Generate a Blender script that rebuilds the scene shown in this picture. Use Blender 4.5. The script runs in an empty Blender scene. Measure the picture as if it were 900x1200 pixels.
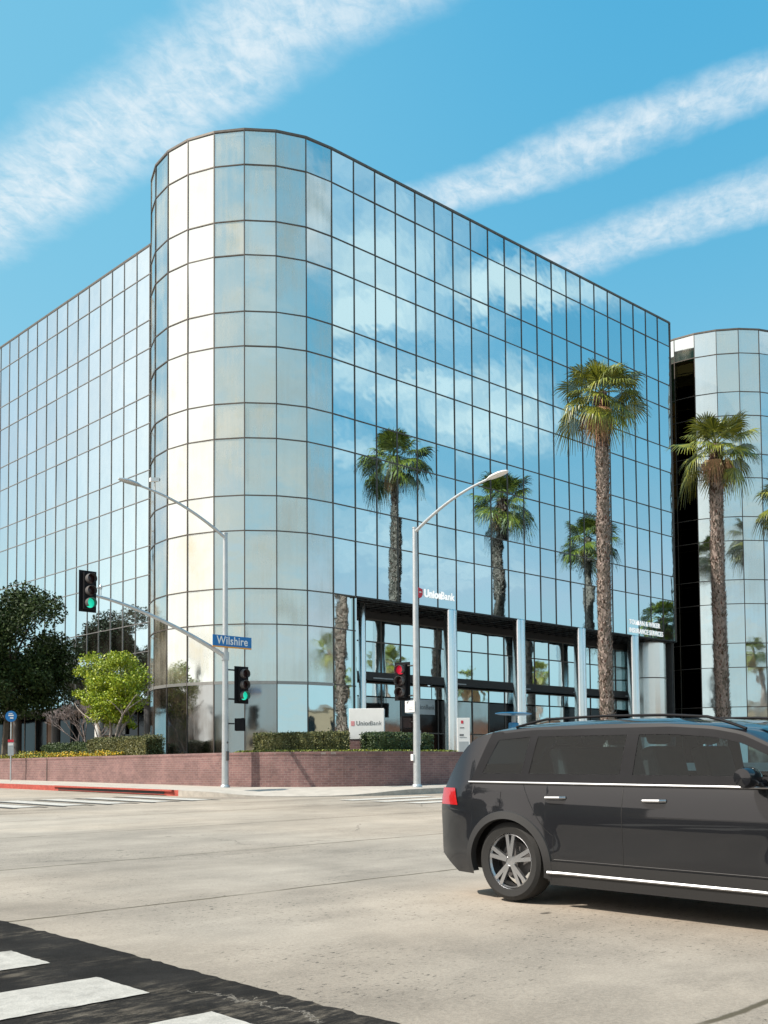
import bpy, math, random
import numpy as np
from mathutils import Vector, Matrix
from math import sin, cos, pi, radians, sqrt, atan2

rnd = random.Random(7)
S = bpy.context.scene
COL = S.collection

# ------------------------------------------------------------------ camera frame
# world axes: +x runs along the long facade, +y runs away down the side street
CAM = Vector((-29.9, -34.85, 1.27))
A0 = 0.8148                                   # heading of the camera from +x/+y axes
FX, FY = cos(A0), sin(A0)                     # camera forward (x, y)
def ycam(x, y):
    return FX * (x - CAM.x) + FY * (y - CAM.y)
def gz(x, y):                                 # the streets rise gently away from the camera
    return 0.0147 * max(-12.0, min(95.0, ycam(x, y)))
F_PX, PITCH, ROLL, PCY = 1248.926, 0.049697, -0.007266, 838.0
def pix(p):
    dx, dy, dz = p[0] - CAM.x, p[1] - CAM.y, p[2] - CAM.z
    X = FY * dx - FX * dy; Y = FX * dx + FY * dy
    yy = Y * cos(PITCH) + dz * sin(PITCH); zz = -Y * sin(PITCH) + dz * cos(PITCH)
    if yy < .1: return None
    u = F_PX * X / yy; v = -F_PX * zz / yy
    return 450 + cos(ROLL) * u - sin(ROLL) * v, PCY + sin(ROLL) * u + cos(ROLL) * v

# ------------------------------------------------------------------ materials
def new_mat(name):
    m = bpy.data.materials.new(name); m.use_nodes = True
    nt = m.node_tree; b = nt.nodes['Principled BSDF']
    return m, nt, b
def mat(name, col, rough=.6, metal=0., var=.0, scale=6., bump=0., bscale=30., island=0., coat=0., emit=0., spec=None):
    m, nt, b = new_mat(name)
    b.inputs['Base Color'].default_value = (*col, 1); b.inputs['Roughness'].default_value = rough
    b.inputs['Metallic'].default_value = metal
    if spec is not None: b.inputs['Specular IOR Level'].default_value = spec
    if coat: b.inputs['Coat Weight'].default_value = coat; b.inputs['Coat Roughness'].default_value = .03
    if emit:
        b.inputs['Emission Color'].default_value = (*col, 1); b.inputs['Emission Strength'].default_value = emit
    L = nt.links
    if var or bump:
        tc = nt.nodes.new('ShaderNodeTexCoord')
    if var or island:
        hs = nt.nodes.new('ShaderNodeHueSaturation'); hs.inputs['Color'].default_value = (*col, 1)
        mr = nt.nodes.new('ShaderNodeMapRange')
        if island:
            g = nt.nodes.new('ShaderNodeNewGeometry'); L.new(g.outputs['Random Per Island'], mr.inputs[0])
            v = island
            mh = nt.nodes.new('ShaderNodeMapRange'); L.new(g.outputs['Random Per Island'], mh.inputs[0])
            mh.inputs[3].default_value = .5 + .025; mh.inputs[4].default_value = .5 - .03
            L.new(mh.outputs[0], hs.inputs['Hue'])
        else:
            n = nt.nodes.new('ShaderNodeTexNoise'); n.inputs['Scale'].default_value = scale; n.inputs['Detail'].default_value = 6
            n.inputs['Roughness'].default_value = .65
            L.new(tc.outputs['Object'], n.inputs['Vector']); L.new(n.outputs['Fac'], mr.inputs[0])
            mr.inputs[1].default_value = .3; mr.inputs[2].default_value = .7
            v = var
        mr.inputs[3].default_value = 1 - v; mr.inputs[4].default_value = 1 + v
        L.new(mr.outputs[0], hs.inputs['Value']); L.new(hs.outputs[0], b.inputs['Base Color'])
    if bump:
        n2 = nt.nodes.new('ShaderNodeTexNoise'); n2.inputs['Scale'].default_value = bscale; n2.inputs['Detail'].default_value = 5
        L.new(tc.outputs['Object'], n2.inputs['Vector'])
        bp = nt.nodes.new('ShaderNodeBump'); bp.inputs['Strength'].default_value = bump; bp.inputs['Distance'].default_value = .02
        L.new(n2.outputs['Fac'], bp.inputs['Height']); L.new(bp.outputs[0], b.inputs['Normal'])
    return m

class N:                                       # tiny node-graph helper
    def __init__(s, nt): s.nt = nt; s.L = nt.links
    def n(s, t, **kw):
        x = s.nt.nodes.new(t)
        for k, v in kw.items(): setattr(x, k, v)
        return x
    def put(s, sock, v):
        if isinstance(v, bpy.types.NodeSocket): s.L.new(v, sock)
        else: sock.default_value = v
    def m(s, op, a, b=0., c=0., clamp=False):
        x = s.n('ShaderNodeMath', operation=op); x.use_clamp = clamp
        s.put(x.inputs[0], a); s.put(x.inputs[1], b); s.put(x.inputs[2], c)
        return x.outputs[0]
    def ss(s, v, a, b, lo=0., hi=1.):
        x = s.n('ShaderNodeMapRange', interpolation_type='SMOOTHSTEP')
        s.put(x.inputs[0], v); x.inputs[1].default_value = a; x.inputs[2].default_value = b
        x.inputs[3].default_value = lo; x.inputs[4].default_value = hi
        return x.outputs[0]
    def mix(s, f, a, b, mode='MIX'):
        x = s.n('ShaderNodeMix', data_type='RGBA', blend_type=mode)
        s.put(x.inputs[0], f); s.put(x.inputs[6], a); s.put(x.inputs[7], b)
        return x.outputs[2]
    def noise(s, vec, scale, detail=5., rough=.55, dist=0.):
        x = s.n('ShaderNodeTexNoise'); x.inputs['Scale'].default_value = scale; x.inputs['Detail'].default_value = detail
        x.inputs['Roughness'].default_value = rough; x.inputs['Distortion'].default_value = dist
        s.put(x.inputs['Vector'], vec); return x.outputs['Fac']
    def comb(s, a, b, c=0.):
        x = s.n('ShaderNodeCombineXYZ'); s.put(x.inputs[0], a); s.put(x.inputs[1], b); s.put(x.inputs[2], c); return x.outputs[0]
    def sep(s, v):
        x = s.n('ShaderNodeSeparateXYZ'); s.put(x.inputs[0], v); return x.outputs

def mirror_glass(name, base, dirt=.0, dirtcol=(.55, .53, .47), rough=.02, wav=.5):
    m, nt, b = new_mat(name); g = N(nt)
    tc = g.n('ShaderNodeTexCoord').outputs['Object']
    b.inputs['Metallic'].default_value = 1.
    w = g.noise(tc, .9, 2., .4)
    bp = g.n('ShaderNodeBump'); bp.inputs['Strength'].default_value = wav; bp.inputs['Distance'].default_value = .012
    g.put(bp.inputs['Height'], w); g.put(b.inputs['Normal'], bp.outputs[0])
    geo = g.n('ShaderNodeNewGeometry').outputs['Random Per Island']
    col = g.mix(geo, (*[c * .93 for c in base], 1), (*[min(1, c * 1.03) for c in base], 1))
    if dirt:
        n1 = g.noise(tc, .42, 2.5, .5, .3); n2 = g.noise(tc, 1.3, 3., .5)
        # faint vertical runs left by washing
        sx, sy, sz = g.sep(tc)
        st = g.noise(g.comb(g.m('MULTIPLY', sx, 6.), g.m('MULTIPLY', sy, 6.), g.m('MULTIPLY', sz, .35)), 1.0, 3., .5)
        f = g.m('MULTIPLY', g.ss(g.m('ADD', g.m('MULTIPLY', n1, .6), g.m('MULTIPLY', g.m('ADD', n2, st), .2)), .34, .72), dirt)
        oi = g.n('ShaderNodeObjectInfo').outputs['Random']
        f = g.m('MULTIPLY', f, g.m('ADD', .5, oi), clamp=True)
        nr = g.noise(tc, 1.1, 4., .6)
        dc = g.mix(g.ss(nr, .45, .7), (*dirtcol, 1), (dirtcol[0] * .97, dirtcol[1] * .89, dirtcol[2] * .72, 1))
        d = g.n('ShaderNodeBsdfPrincipled'); g.put(d.inputs['Base Color'], dc); d.inputs['Roughness'].default_value = .75
        ms = g.n('ShaderNodeMixShader'); g.put(ms.inputs[0], f); g.L.new(b.outputs[0], ms.inputs[1]); g.L.new(d.outputs[0], ms.inputs[2])
        g.L.new(ms.outputs[0], nt.nodes['Material Output'].inputs['Surface'])
        g.put(b.inputs['Roughness'], g.m('ADD', rough, g.m('MULTIPLY', f, .25)))
    else:
        b.inputs['Roughness'].default_value = rough
    g.put(b.inputs['Base Color'], col)
    return m

M = {}
M['glass'] = mirror_glass('mirror_glass', (.53, .76, .84), dirt=.025)
M['glass_dusty'] = mirror_glass('dusty_mirror_glass', (.70, .79, .79), dirt=.50, dirtcol=(.64, .60, .50))
M['glass_second'] = mirror_glass('second_tower_glass', (.70, .81, .84), dirt=.22, dirtcol=(.62, .60, .54))
M['glass_wing'] = mirror_glass('side_mirror_glass', (.76, .90, .94), dirt=.08)
M['glass_low'] = mirror_glass('recess_mirror_glass', (.68, .83, .87), dirt=.05, wav=.6)
M['glass_dark'] = mirror_glass('bronze_dark_reflection_glass', (.12, .11, .065), rough=.03, wav=.6)  # bronze glass; also paints a dark reflection on the second tower
M['glass_door'] = mirror_glass('dark_door_glass', (.035, .037, .04), rough=.08)
M['glass_grey'] = mirror_glass('grey_lobby_glass', (.40, .44, .45), dirt=.28, dirtcol=(.36, .29, .235), rough=.05)
M['mull'] = mat('mullion_bronze', (.10, .085, .075), .45, .3, var=.25, scale=3)
M['mull_wing'] = mat('wing_mullion', (.24, .235, .23), .45, .4, var=.15)
M['mull_light'] = mat('mullion_aluminium', (.34, .34, .33), .4, .5, var=.1)
M['black'] = mat('black_metal', (.012, .012, .013), .5)
M['blackp'] = mat('black_plastic', (.012, .012, .014), .6, var=.15, spec=.12)
M['soffit'] = mat('soffit_panel', (.03, .028, .028), .6, var=.2)
M['chrome'] = mat('polished_steel', (.96, .945, .92), .24, 1., bump=.05, bscale=2.)
M['cap'] = mat('roof_coping', (.13, .115, .10), .5, .3, var=.2)
M['roof'] = mat('roof_membrane', (.35, .34, .32), .9, var=.15)
M['galv'] = mat('galvanised_steel', (.52, .55, .57), .42, .55, var=.10, scale=5, bump=.05)
M['white'] = mat('white_paint', (.84, .84, .83), .45, var=.04, scale=4)
M['letter_glow'] = mat('white_letter_glow', (.85, .85, .84), .4, emit=.42)  # white letters with a glow added so they look bright in shade
M['sign_grey'] = mat('sign_grey', (.42, .46, .48), .4, var=.05)
M['greytext'] = mat('grey_letter', (.16, .17, .18), .5)
M['redlogo'] = mat('red_logo', (.62, .035, .06), .45)
M['pinklogo'] = mat('faded_red_logo', (.70, .30, .32), .5)
M['blue'] = mat('sign_blue', (.008, .17, .47), .4, var=.06)
M['bluec'] = mat('canopy_blue', (.02, .20, .42), .35, var=.08)
M['orange'] = mat('sign_orange', (.80, .34, .03), .45)
M['red_paint'] = mat('red_kerb_paint', (.40, .075, .055), .7, var=.28, scale=7, bump=.2)
M['green_on'] = mat('green_signal', (.02, .80, .52), .3, emit=.32)
M['red_on'] = mat('red_signal', (.90, .015, .06), .3, emit=.2)
M['lens_off'] = mat('unlit_lens', (.030, .012, .012), .2)
M['visor'] = mat('visor_grey', (.10, .095, .095), .5)
M['trunk_palm'] = mat('palm_trunk', (.235, .195, .165), .9, island=.6, bump=.4, bscale=40)
M['trunk_top'] = mat('palm_boots', (.10, .060, .042), .9, island=.5)
M['frond'] = mat('palm_frond', (.150, .178, .020), .42, island=.65)
M['frond_dead'] = mat('dead_frond', (.42, .27, .14), .8, island=.35)
M['leaf_dark'] = mat('ficus_leaf', (.030, .055, .014), .6, island=.6, spec=.22)
M['leaf_bright'] = mat('fresh_leaf', (.27, .36, .018), .5, island=.45)
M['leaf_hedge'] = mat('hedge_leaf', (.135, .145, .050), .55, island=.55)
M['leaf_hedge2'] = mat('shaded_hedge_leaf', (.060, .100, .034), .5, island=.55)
M['leaf_street'] = mat('street_leaf', (.06, .085, .03), .55, island=.5)
M['cover'] = mat('ground_cover', (.17, .22, .035), .6, island=.5)
M['flower'] = mat('yellow_flower', (.62, .44, .02), .6, island=.35)
M['bark'] = mat('pale_bark', (.34, .29, .26), .85, var=.3, scale=9, bump=.3)
M['bark_bare'] = mat('bare_twig_bark', (.25, .205, .20), .9, var=.3, scale=9)
M['bark_dark'] = mat('dark_bark', (.09, .075, .06), .9, var=.3)
M['soil'] = mat('planting_soil', (.07, .055, .04), .95, var=.4, bump=.5)
M['tan'] = mat('tan_stucco', (.46, .36, .25), .85, var=.12, bump=.1)
M['wood'] = mat('brown_panel', (.22, .115, .055), .5, var=.25, scale=3)
M['tyre'] = mat('tyre_rubber', (.018, .018, .018), .8, bump=.1)
M['rim'] = mat('alloy_rim', (.50, .51, .53), .28, .9)
M['carpaint'] = mat('dark_grey_car_paint', (.010, .011, .014), .35, .0, coat=1., spec=.12)
M['lampglass'] = mat('lamp_glass', (.06, .06, .065), .05, coat=1.)
M['carglass_old'] = mat('car_glass', (.012, .034, .042), .03, 0., spec=.55)
def car_glass():
    m, nt, b = new_mat('tinted_car_glass'); g = N(nt)
    t = g.n('ShaderNodeBsdfTransparent'); t.inputs[0].default_value = (.50, .66, .70, 1)
    gl = g.n('ShaderNodeBsdfGlossy'); gl.inputs['Roughness'].default_value = .02; gl.inputs[0].default_value = (.95, 1., 1., 1)
    fr = g.n('ShaderNodeFresnel'); fr.inputs[0].default_value = 1.30
    ms = g.n('ShaderNodeMixShader'); g.put(ms.inputs[0], g.m('ADD', fr.outputs[0], .015)); g.L.new(t.outputs[0], ms.inputs[1]); g.L.new(gl.outputs[0], ms.inputs[2])
    g.L.new(ms.outputs[0], nt.nodes['Material Output'].inputs['Surface']); return m
M['carglass'] = car_glass()
M['seat'] = mat('seat_fabric', (.055, .052, .05), .9, var=.2)
M['cladding'] = mat('car_cladding', (.022, .022, .023), .65)
M['silver'] = mat('satin_trim', (.40, .41, .43), .42, 1.)
M['amber'] = mat('amber_lens', (.85, .19, .015), .2, coat=1.)
M['tail'] = mat('tail_lens', (.42, .01, .012), .15, coat=1.)

def brick(name, c1, c2, mortar, axis):
    m, nt, b = new_mat(name); g = N(nt)
    tc = g.n('ShaderNodeTexCoord').outputs['Object']; x, y, z = g.sep(tc)
    uvn = g.n('ShaderNodeUVMap').outputs[0]
    t = g.n('ShaderNodeTexBrick'); g.put(t.inputs['Vector'], uvn)
    t.inputs['Color1'].default_value = (*c1, 1); t.inputs['Color2'].default_value = (*c2, 1); t.inputs['Mortar'].default_value = (*mortar, 1)
    t.inputs['Scale'].default_value = 1.; t.inputs['Brick Width'].default_value = .22; t.inputs['Row Height'].default_value = .075
    t.inputs['Mortar Size'].default_value = .006; t.inputs['Bias'].default_value = -.1
    n = g.noise(tc, 1.4, 5., .6); n2 = g.noise(tc, 14., 3., .6)
    hs = g.n('ShaderNodeHueSaturation'); g.put(hs.inputs['Color'], t.outputs['Color'])
    g.put(hs.inputs['Value'], g.m('ADD', g.ss(n, .3, .7, .78, 1.14), g.ss(n2, .3, .7, -.08, .08)))
    g.put(b.inputs['Base Color'], hs.outputs[0]); b.inputs['Roughness'].default_value = .85
    bp = g.n('ShaderNodeBump'); bp.inputs['Strength'].default_value = .5; bp.inputs['Distance'].default_value = .008
    g.put(bp.inputs['Height'], g.m('SUBTRACT', 1., t.outputs['Fac'])); g.put(b.inputs['Normal'], bp.outputs[0])
    return m
M['brick'] = brick('red_brown_brick', (.235, .130, .122), (.175, .095, .095), (.27, .215, .20), 'x')
M['brick2'] = brick('warm_brick', (.34, .15, .09), (.27, .12, .075), (.34, .28, .22), 'x')

def concrete_mat():
    m, nt, b = new_mat('street_concrete'); g = N(nt)
    tc = g.n('ShaderNodeTexCoord').outputs['Object']; x, y, z = g.sep(tc)
    big = g.noise(tc, .16, 5., .6, .4); mid = g.noise(tc, 1.2, 6., .65)
    # tyre-darkened lanes: noise stretched along the side street and along the boulevard
    lane = g.noise(g.comb(g.m('MULTIPLY', x, .10), g.m('MULTIPLY', y, .55)), 1., 4., .6)
    fine = g.noise(tc, 46., 4., .75); grit = g.noise(tc, 150., 2., .7)
    v = g.m('ADD', g.ss(big, .25, .75, .74, 1.12), g.ss(mid, .3, .7, -.09, .09))
    v = g.m('ADD', v, g.ss(lane, .3, .75, .07, -.20))
    v = g.m('ADD', v, g.ss(fine, .3, .7, -.10, .10)); v = g.m('ADD', v, g.ss(grit, .3, .7, -.07, .07))
    # broom scratches and small dark pits
    vo = g.n('ShaderNodeTexVoronoi'); vo.inputs['Scale'].default_value = 1.5; g.put(vo.inputs['Vector'], g.comb(g.m('MULTIPLY', x, .6), y))
    pit = g.m('MULTIPLY', g.ss(vo.outputs['Distance'], .035, .07, 1., 0.), g.ss(g.noise(tc, .5, 2.), .5, .58))
    v = g.m('SUBTRACT', v, g.m('MULTIPLY', pit, .55))
    pit2 = g.m('MULTIPLY', g.ss(g.noise(g.comb(g.m('MULTIPLY', x, .6), y), 22., 3., .8), .58, .68), g.ss(g.noise(tc, .45, 3., .6), .44, .58))
    v = g.m('SUBTRACT', v, g.m('MULTIPLY', pit2, .68))
    # dark skid and oil streaks running along the boulevard
    sk = g.noise(g.comb(g.m('MULTIPLY', x, .22), g.m('MULTIPLY', y, 2.1)), 1., 5., .65)
    v = g.m('SUBTRACT', v, g.m('MULTIPLY', g.ss(sk, .60, .78), .22))
    # slab joints
    wob = g.m('MULTIPLY', g.m('SUBTRACT', g.noise(tc, 1.7, 4.), .5), .10)
    j = None
    for jy in (-32.2, -26.9, -23.3, -18.9, -15.0):
        d = g.m('ABSOLUTE', g.m('ADD', g.m('SUBTRACT', y, jy), wob))
        k = g.ss(d, .012, .034, 1., 0.); j = k if j is None else g.m('MAXIMUM', j, k)
    brk = g.ss(g.noise(tc, 1.1, 4., .6), .38, .52, .40, .95)
    j = g.m('MULTIPLY', j, brk)
    vc = g.n('ShaderNodeTexVoronoi', feature='DISTANCE_TO_EDGE'); vc.inputs['Scale'].default_value = .16
    wv_ = g.m('MULTIPLY', g.m('SUBTRACT', g.noise(tc, .9, 6., .65), .5), 2.2)
    g.put(vc.inputs['Vector'], g.comb(g.m('ADD', x, wv_), g.m('ADD', y, g.m('MULTIPLY', wv_, .7))))
    hair = g.m('MULTIPLY', g.ss(vc.outputs['Distance'], .0006, .0022, 1., 0.), g.ss(g.noise(tc, .3, 3.), .50, .58))
    v = g.m('SUBTRACT', v, g.m('MULTIPLY', hair, .45))
    oil = g.m('MULTIPLY', g.ss(g.noise(g.comb(g.m('MULTIPLY', x, .5), g.m('MULTIPLY', y, .9)), .55, 5., .65, .5), .56, .72), .24)
    v = g.m('SUBTRACT', v, oil)
    hs = g.n('ShaderNodeHueSaturation')
    warm = g.mix(g.ss(g.noise(tc, .12, 3.), .35, .65), (.405, .342, .277, 1), (.385, .340, .288, 1))
    g.put(hs.inputs['Color'], warm); g.put(hs.inputs['Value'], v)
    c = g.mix(j, hs.outputs[0], (.085, .07, .045, 1))
    g.put(b.inputs['Base Color'], c); b.inputs['Roughness'].default_value = .82; b.inputs['Specular IOR Level'].default_value = .3
    bp = g.n('ShaderNodeBump'); bp.inputs['Strength'].default_value = .35; bp.inputs['Distance'].default_value = .01
    g.put(bp.inputs['Height'], g.m('SUBTRACT', fine, g.m('ADD', j, pit))); g.put(b.inputs['Normal'], bp.outputs[0])
    return m
M['concrete'] = concrete_mat()

def asphalt_mat(name, base, paint=None, wear=0.):
    m, nt, b = new_mat(name); g = N(nt)
    tc = g.n('ShaderNodeTexCoord').outputs['Object']; x, y, z = g.sep(tc)
    fine = g.noise(tc, 90., 3., .8); mid = g.noise(tc, 2.2, 6., .65); scr = g.noise(g.comb(g.m('MULTIPLY', x, 2.2), g.m('MULTIPLY', y, 7.)), 1.6, 7., .8)
    hs = g.n('ShaderNodeHueSaturation')
    v = g.m('ADD', g.ss(mid, .3, .7, .75, 1.25), g.ss(fine, .3, .7, -.22, .22))
    if paint is None:
        dust = g.m('MULTIPLY', g.ss(scr, .44, .66), g.ss(g.noise(tc, .9, 4., .6), .42, .60))
        c = g.mix(g.m('MULTIPLY', dust, .75), (*base, 1), (.17, .145, .115, 1))
        # a few pale wandering cracks
        cy = g.m('ADD', x, g.m('MULTIPLY', g.m('SUBTRACT', g.noise(tc, 3.2, 5., .7), .5), .7))
        cr = g.ss(g.m('ABSOLUTE', g.m('ADD', cy, 26.66)), .004, .014, 1., 0.)
        c = g.mix(g.m('MULTIPLY', g.m('MULTIPLY', cr, g.ss(y, -30.0, -29.6, .8, 0.)), g.ss(g.noise(tc, 2.5, 3.), .38, .5)), c, (.20, .18, .155, 1))
        cr2 = g.ss(g.m('ABSOLUTE', g.m('ADD', g.m('ADD', y, g.m('MULTIPLY', g.m('SUBTRACT', g.noise(tc, 2.4, 4.), .5), .35)), 27.75)), .004, .012, 1., 0.)
        c = g.mix(g.m('MULTIPLY', cr2, .7), c, (.012, .012, .012, 1))
        g.put(hs.inputs['Color'], c); out = None
    else:
        hs.inputs['Color'].default_value = (*paint, 1)
        w = g.m('MULTIPLY', g.ss(g.m('ADD', g.m('MULTIPLY', mid, .6), g.m('MULTIPLY', scr, .4)), .56 - wear, .66 - wear), .9)
        v = g.m('ADD', g.m('ADD', g.ss(mid, .3, .7, .84, 1.08), g.ss(g.noise(tc, 9., 5., .7), .35, .7, .04, -.14)), g.ss(fine, .3, .7, -.12, .12))
    g.put(hs.inputs['Value'], v)
    c = hs.outputs[0]
    if paint is not None: c = g.mix(w, c, (*base, 1))
    g.put(b.inputs['Base Color'], c); b.inputs['Roughness'].default_value = .95; b.inputs['Specular IOR Level'].default_value = .08
    bp = g.n('ShaderNodeBump'); bp.inputs['Strength'].default_value = .5; bp.inputs['Distance'].default_value = .01
    g.put(bp.inputs['Height'], fine); g.put(b.inputs['Normal'], bp.outputs[0])
    return m
M['asphalt'] = asphalt_mat('old_asphalt', (.021, .0195, .0185))
M['paint'] = asphalt_mat('crosswalk_paint', (.30, .285, .26), (.50, .475, .435), wear=.05)
M['paint_far'] = asphalt_mat('worn_crosswalk_paint', (.42, .39, .36), (.56, .54, .50), wear=.04)
M['tar'] = mat('tar_strip', (.05, .048, .046), .85, var=.3, scale=3)
M['walk'] = mat('sidewalk_concrete', (.46, .42, .37), .85, var=.14, scale=2.2, bump=.15, bscale=50)
M['kerbgrey'] = mat('kerb_concrete', (.42, .39, .35), .85, var=.2, scale=5)

# ------------------------------------------------------------------ mesh builder
class MB:
    def __init__(s): s.v = []; s.f = []; s.mi = []; s.uv = None; s.mats = []
    def mid(s, m):
        if m not in s.mats: s.mats.append(m)
        return s.mats.index(m)
    def face(s, pts, m=None):
        n = len(s.v); s.v.extend([tuple(p) for p in pts]); s.f.append(tuple(range(n, n + len(pts)))); s.mi.append(s.mid(m) if m else 0)
    def box(s, a, b, m=None, M4=None):
        (x0, y0, z0), (x1, y1, z1) = a, b
        c = [(x0, y0, z0), (x1, y0, z0), (x1, y1, z0), (x0, y1, z0), (x0, y0, z1), (x1, y0, z1), (x1, y1, z1), (x0, y1, z1)]
        if M4 is not None: c = [tuple(M4 @ Vector(p)) for p in c]
        n = len(s.v); s.v += c
        for q in ((0, 3, 2, 1), (4, 5, 6, 7), (0, 1, 5, 4), (1, 2, 6, 5), (2, 3, 7, 6), (3, 0, 4, 7)):
            s.f.append(tuple(n + i for i in q)); s.mi.append(s.mid(m) if m else 0)
    def bar(s, p, q, w, d, nrm, m=None):       # box from p to q, w across, d along the normal, centred
        p, q, nrm = Vector(p), Vector(q), Vector(nrm).normalized()
        ax = (q - p).normalized(); si = ax.cross(nrm).normalized()
        c = []
        for e in (p, q):
            for a, b in ((-1, -1), (1, -1), (1, 1), (-1, 1)): c.append(tuple(e + si * (w / 2 * a) + nrm * (d / 2 * b)))
        n = len(s.v); s.v += c
        for k in ((0, 1, 2, 3), (7, 6, 5, 4), (0, 4, 5, 1), (1, 5, 6, 2), (2, 6, 7, 3), (3, 7, 4, 0)):
            s.f.append(tuple(n + i for i in k)); s.mi.append(s.mid(m) if m else 0)
    def tube(s, pts, rad, n=10, m=None, caps=True):
        pts = [Vector(p) for p in pts]; k = len(pts)
        if not hasattr(rad, '__len__'): rad = [rad] * k
        up = None; rings = []
        for i in range(k):
            t = (pts[min(i + 1, k - 1)] - pts[max(i - 1, 0)]).normalized()
            if up is None:
                up = Vector((0, 0, 1)) if abs(t.z) < .9 else Vector((1, 0, 0))
            a = t.cross(up).normalized(); b = a.cross(t).normalized(); up = b
            base = len(s.v)
            for j in range(n):
                an = 2 * pi * j / n
                s.v.append(tuple(pts[i] + (a * cos(an) + b * sin(an)) * rad[i]))
            rings.append(base)
        mi = s.mid(m) if m else 0
        for i in range(k - 1):
            for j in range(n):
                s.f.append((rings[i] + j, rings[i] + (j + 1) % n, rings[i + 1] + (j + 1) % n, rings[i + 1] + j)); s.mi.append(mi)
        if caps:
            s.f.append(tuple(rings[0] + j for j in reversed(range(n)))); s.mi.append(mi)
            s.f.append(tuple(rings[-1] + j for j in range(n))); s.mi.append(mi)
    def lathe(s, prof, n=24, c=(0, 0, 0), m=None, axis='z', a0=0., a1=2 * pi):
        full = abs(a1 - a0 - 2 * pi) < 1e-6; cols = n if full else n + 1
        base = len(s.v)
        for r, h in prof:
            for j in range(cols):
                an = a0 + (a1 - a0) * j / n
                if axis == 'z': p = (c[0] + r * cos(an), c[1] + r * sin(an), c[2] + h)
                elif axis == 'y': p = (c[0] + r * cos(an), c[1] + h, c[2] + r * sin(an))
                else: p = (c[0] + h, c[1] + r * cos(an), c[2] + r * sin(an))
                s.v.append(p)
        mi = s.mid(m) if m else 0
        for i in range(len(prof) - 1):
            for j in range(n):
                j2 = (j + 1) % cols
                s.f.append((base + i * cols + j, base + i * cols + j2, base + (i + 1) * cols + j2, base + (i + 1) * cols + j)); s.mi.append(mi)
    def quads(s, V):                            # V: (n,4,3) numpy
        n0 = len(s.v); V = np.asarray(V); s.v.extend(map(tuple, V.reshape(-1, 3)))
        s.f.extend([(n0 + 4 * i, n0 + 4 * i + 1, n0 + 4 * i + 2, n0 + 4 * i + 3) for i in range(len(V))]); s.mi.extend([0] * len(V))
    def build(s, name, m=None, parent=None, smooth=False, loc=None, bevel=0., kind=None, uv=None):
        me = bpy.data.meshes.new(name); me.from_pydata(s.v, [], s.f)
        if m is not None and not s.mats: me.materials.append(m)
        for k in s.mats: me.materials.append(k)
        if len(s.mats) > 1: me.polygons.foreach_set('material_index', s.mi)
        if smooth: me.polygons.foreach_set('use_smooth', [True] * len(me.polygons))
        if uv:
            l = me.uv_layers.new(name='UVMap')
            for lp in me.loops: l.data[lp.index].uv = uv(me.vertices[lp.vertex_index].co)
        me.validate(); me.update()
        o = bpy.data.objects.new(name, me); COL.objects.link(o)
        if loc is not None: o.location = loc
        if parent is not None:
            o.parent = parent
            if loc is None: o.matrix_parent_inverse = parent.matrix_basis.inverted()
        if bevel:
            b = o.modifiers.new('bevel', 'BEVEL'); b.width = bevel; b.segments = 2; b.limit_method = 'ANGLE'
        if smooth:
            try: me.set_sharp_from_angle(angle=radians(40))
            except Exception: pass
        if kind: o['kind'] = kind
        return o

def tag(o, label=None, cat=None, group=None, kind=None):
    if label: o['label'] = label
    if cat: o['category'] = cat
    if group: o['group'] = group
    if kind: o['kind'] = kind
    return o
def thing(name, label, cat, loc=(0, 0, 0), rz=0., group=None):
    o = bpy.data.objects.new(name, None); COL.objects.link(o); o.empty_display_size = .3
    o.location = loc; o.rotation_euler = (0, 0, rz)
    o.matrix_basis                                       # (location is local: things have no parents)
    return tag(o, label, cat, group)
def struct(name, mb, m, **kw):
    return tag(mb.build(name, m, **kw), kind='structure')
def copy_tree(o, parent=None):
    c = o.copy(); COL.objects.link(c)
    if parent is not None: c.parent = parent
    for ch in list(o.children): copy_tree(ch, c)
    return c
def text_mesh(name, body, size, m, mat4, extrude=.012, align='LEFT', parent=None, bold=0., sx=1.):
    cu = bpy.data.curves.new(name, 'FONT'); cu.body = body; cu.size = size; cu.extrude = extrude; cu.align_x = align; cu.align_y = 'CENTER'
    cu.offset = bold; cu.space_character = 1.06
    t = bpy.data.objects.new(name, cu); COL.objects.link(t)
    dg = bpy.context.evaluated_depsgraph_get(); me = bpy.data.meshes.new_from_object(t.evaluated_get(dg))
    COL.objects.unlink(t); bpy.data.objects.remove(t); bpy.data.curves.remove(cu)
    me.name = name; me.transform(Matrix.Diagonal((sx, 1, 1, 1))); me.transform(mat4)
    me.materials.clear(); me.materials.append(m)
    o = bpy.data.objects.new(name, me); COL.objects.link(o)
    if parent is not None: o.parent = parent; o.matrix_parent_inverse = parent.matrix_basis.inverted()
    return o
def facing(loc, nx, ny):                       # text plane at loc whose front faces (nx, ny)
    n = Vector((nx, ny, 0)).normalized(); x = Vector((-n.y, n.x, 0)); z = Vector((0, 0, 1))
    m = Matrix((( x.x, z.x, n.x, loc[0]), (x.y, z.y, n.y, loc[1]), (x.z, z.z, n.z, loc[2]), (0, 0, 0, 1)))
    return m

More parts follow.
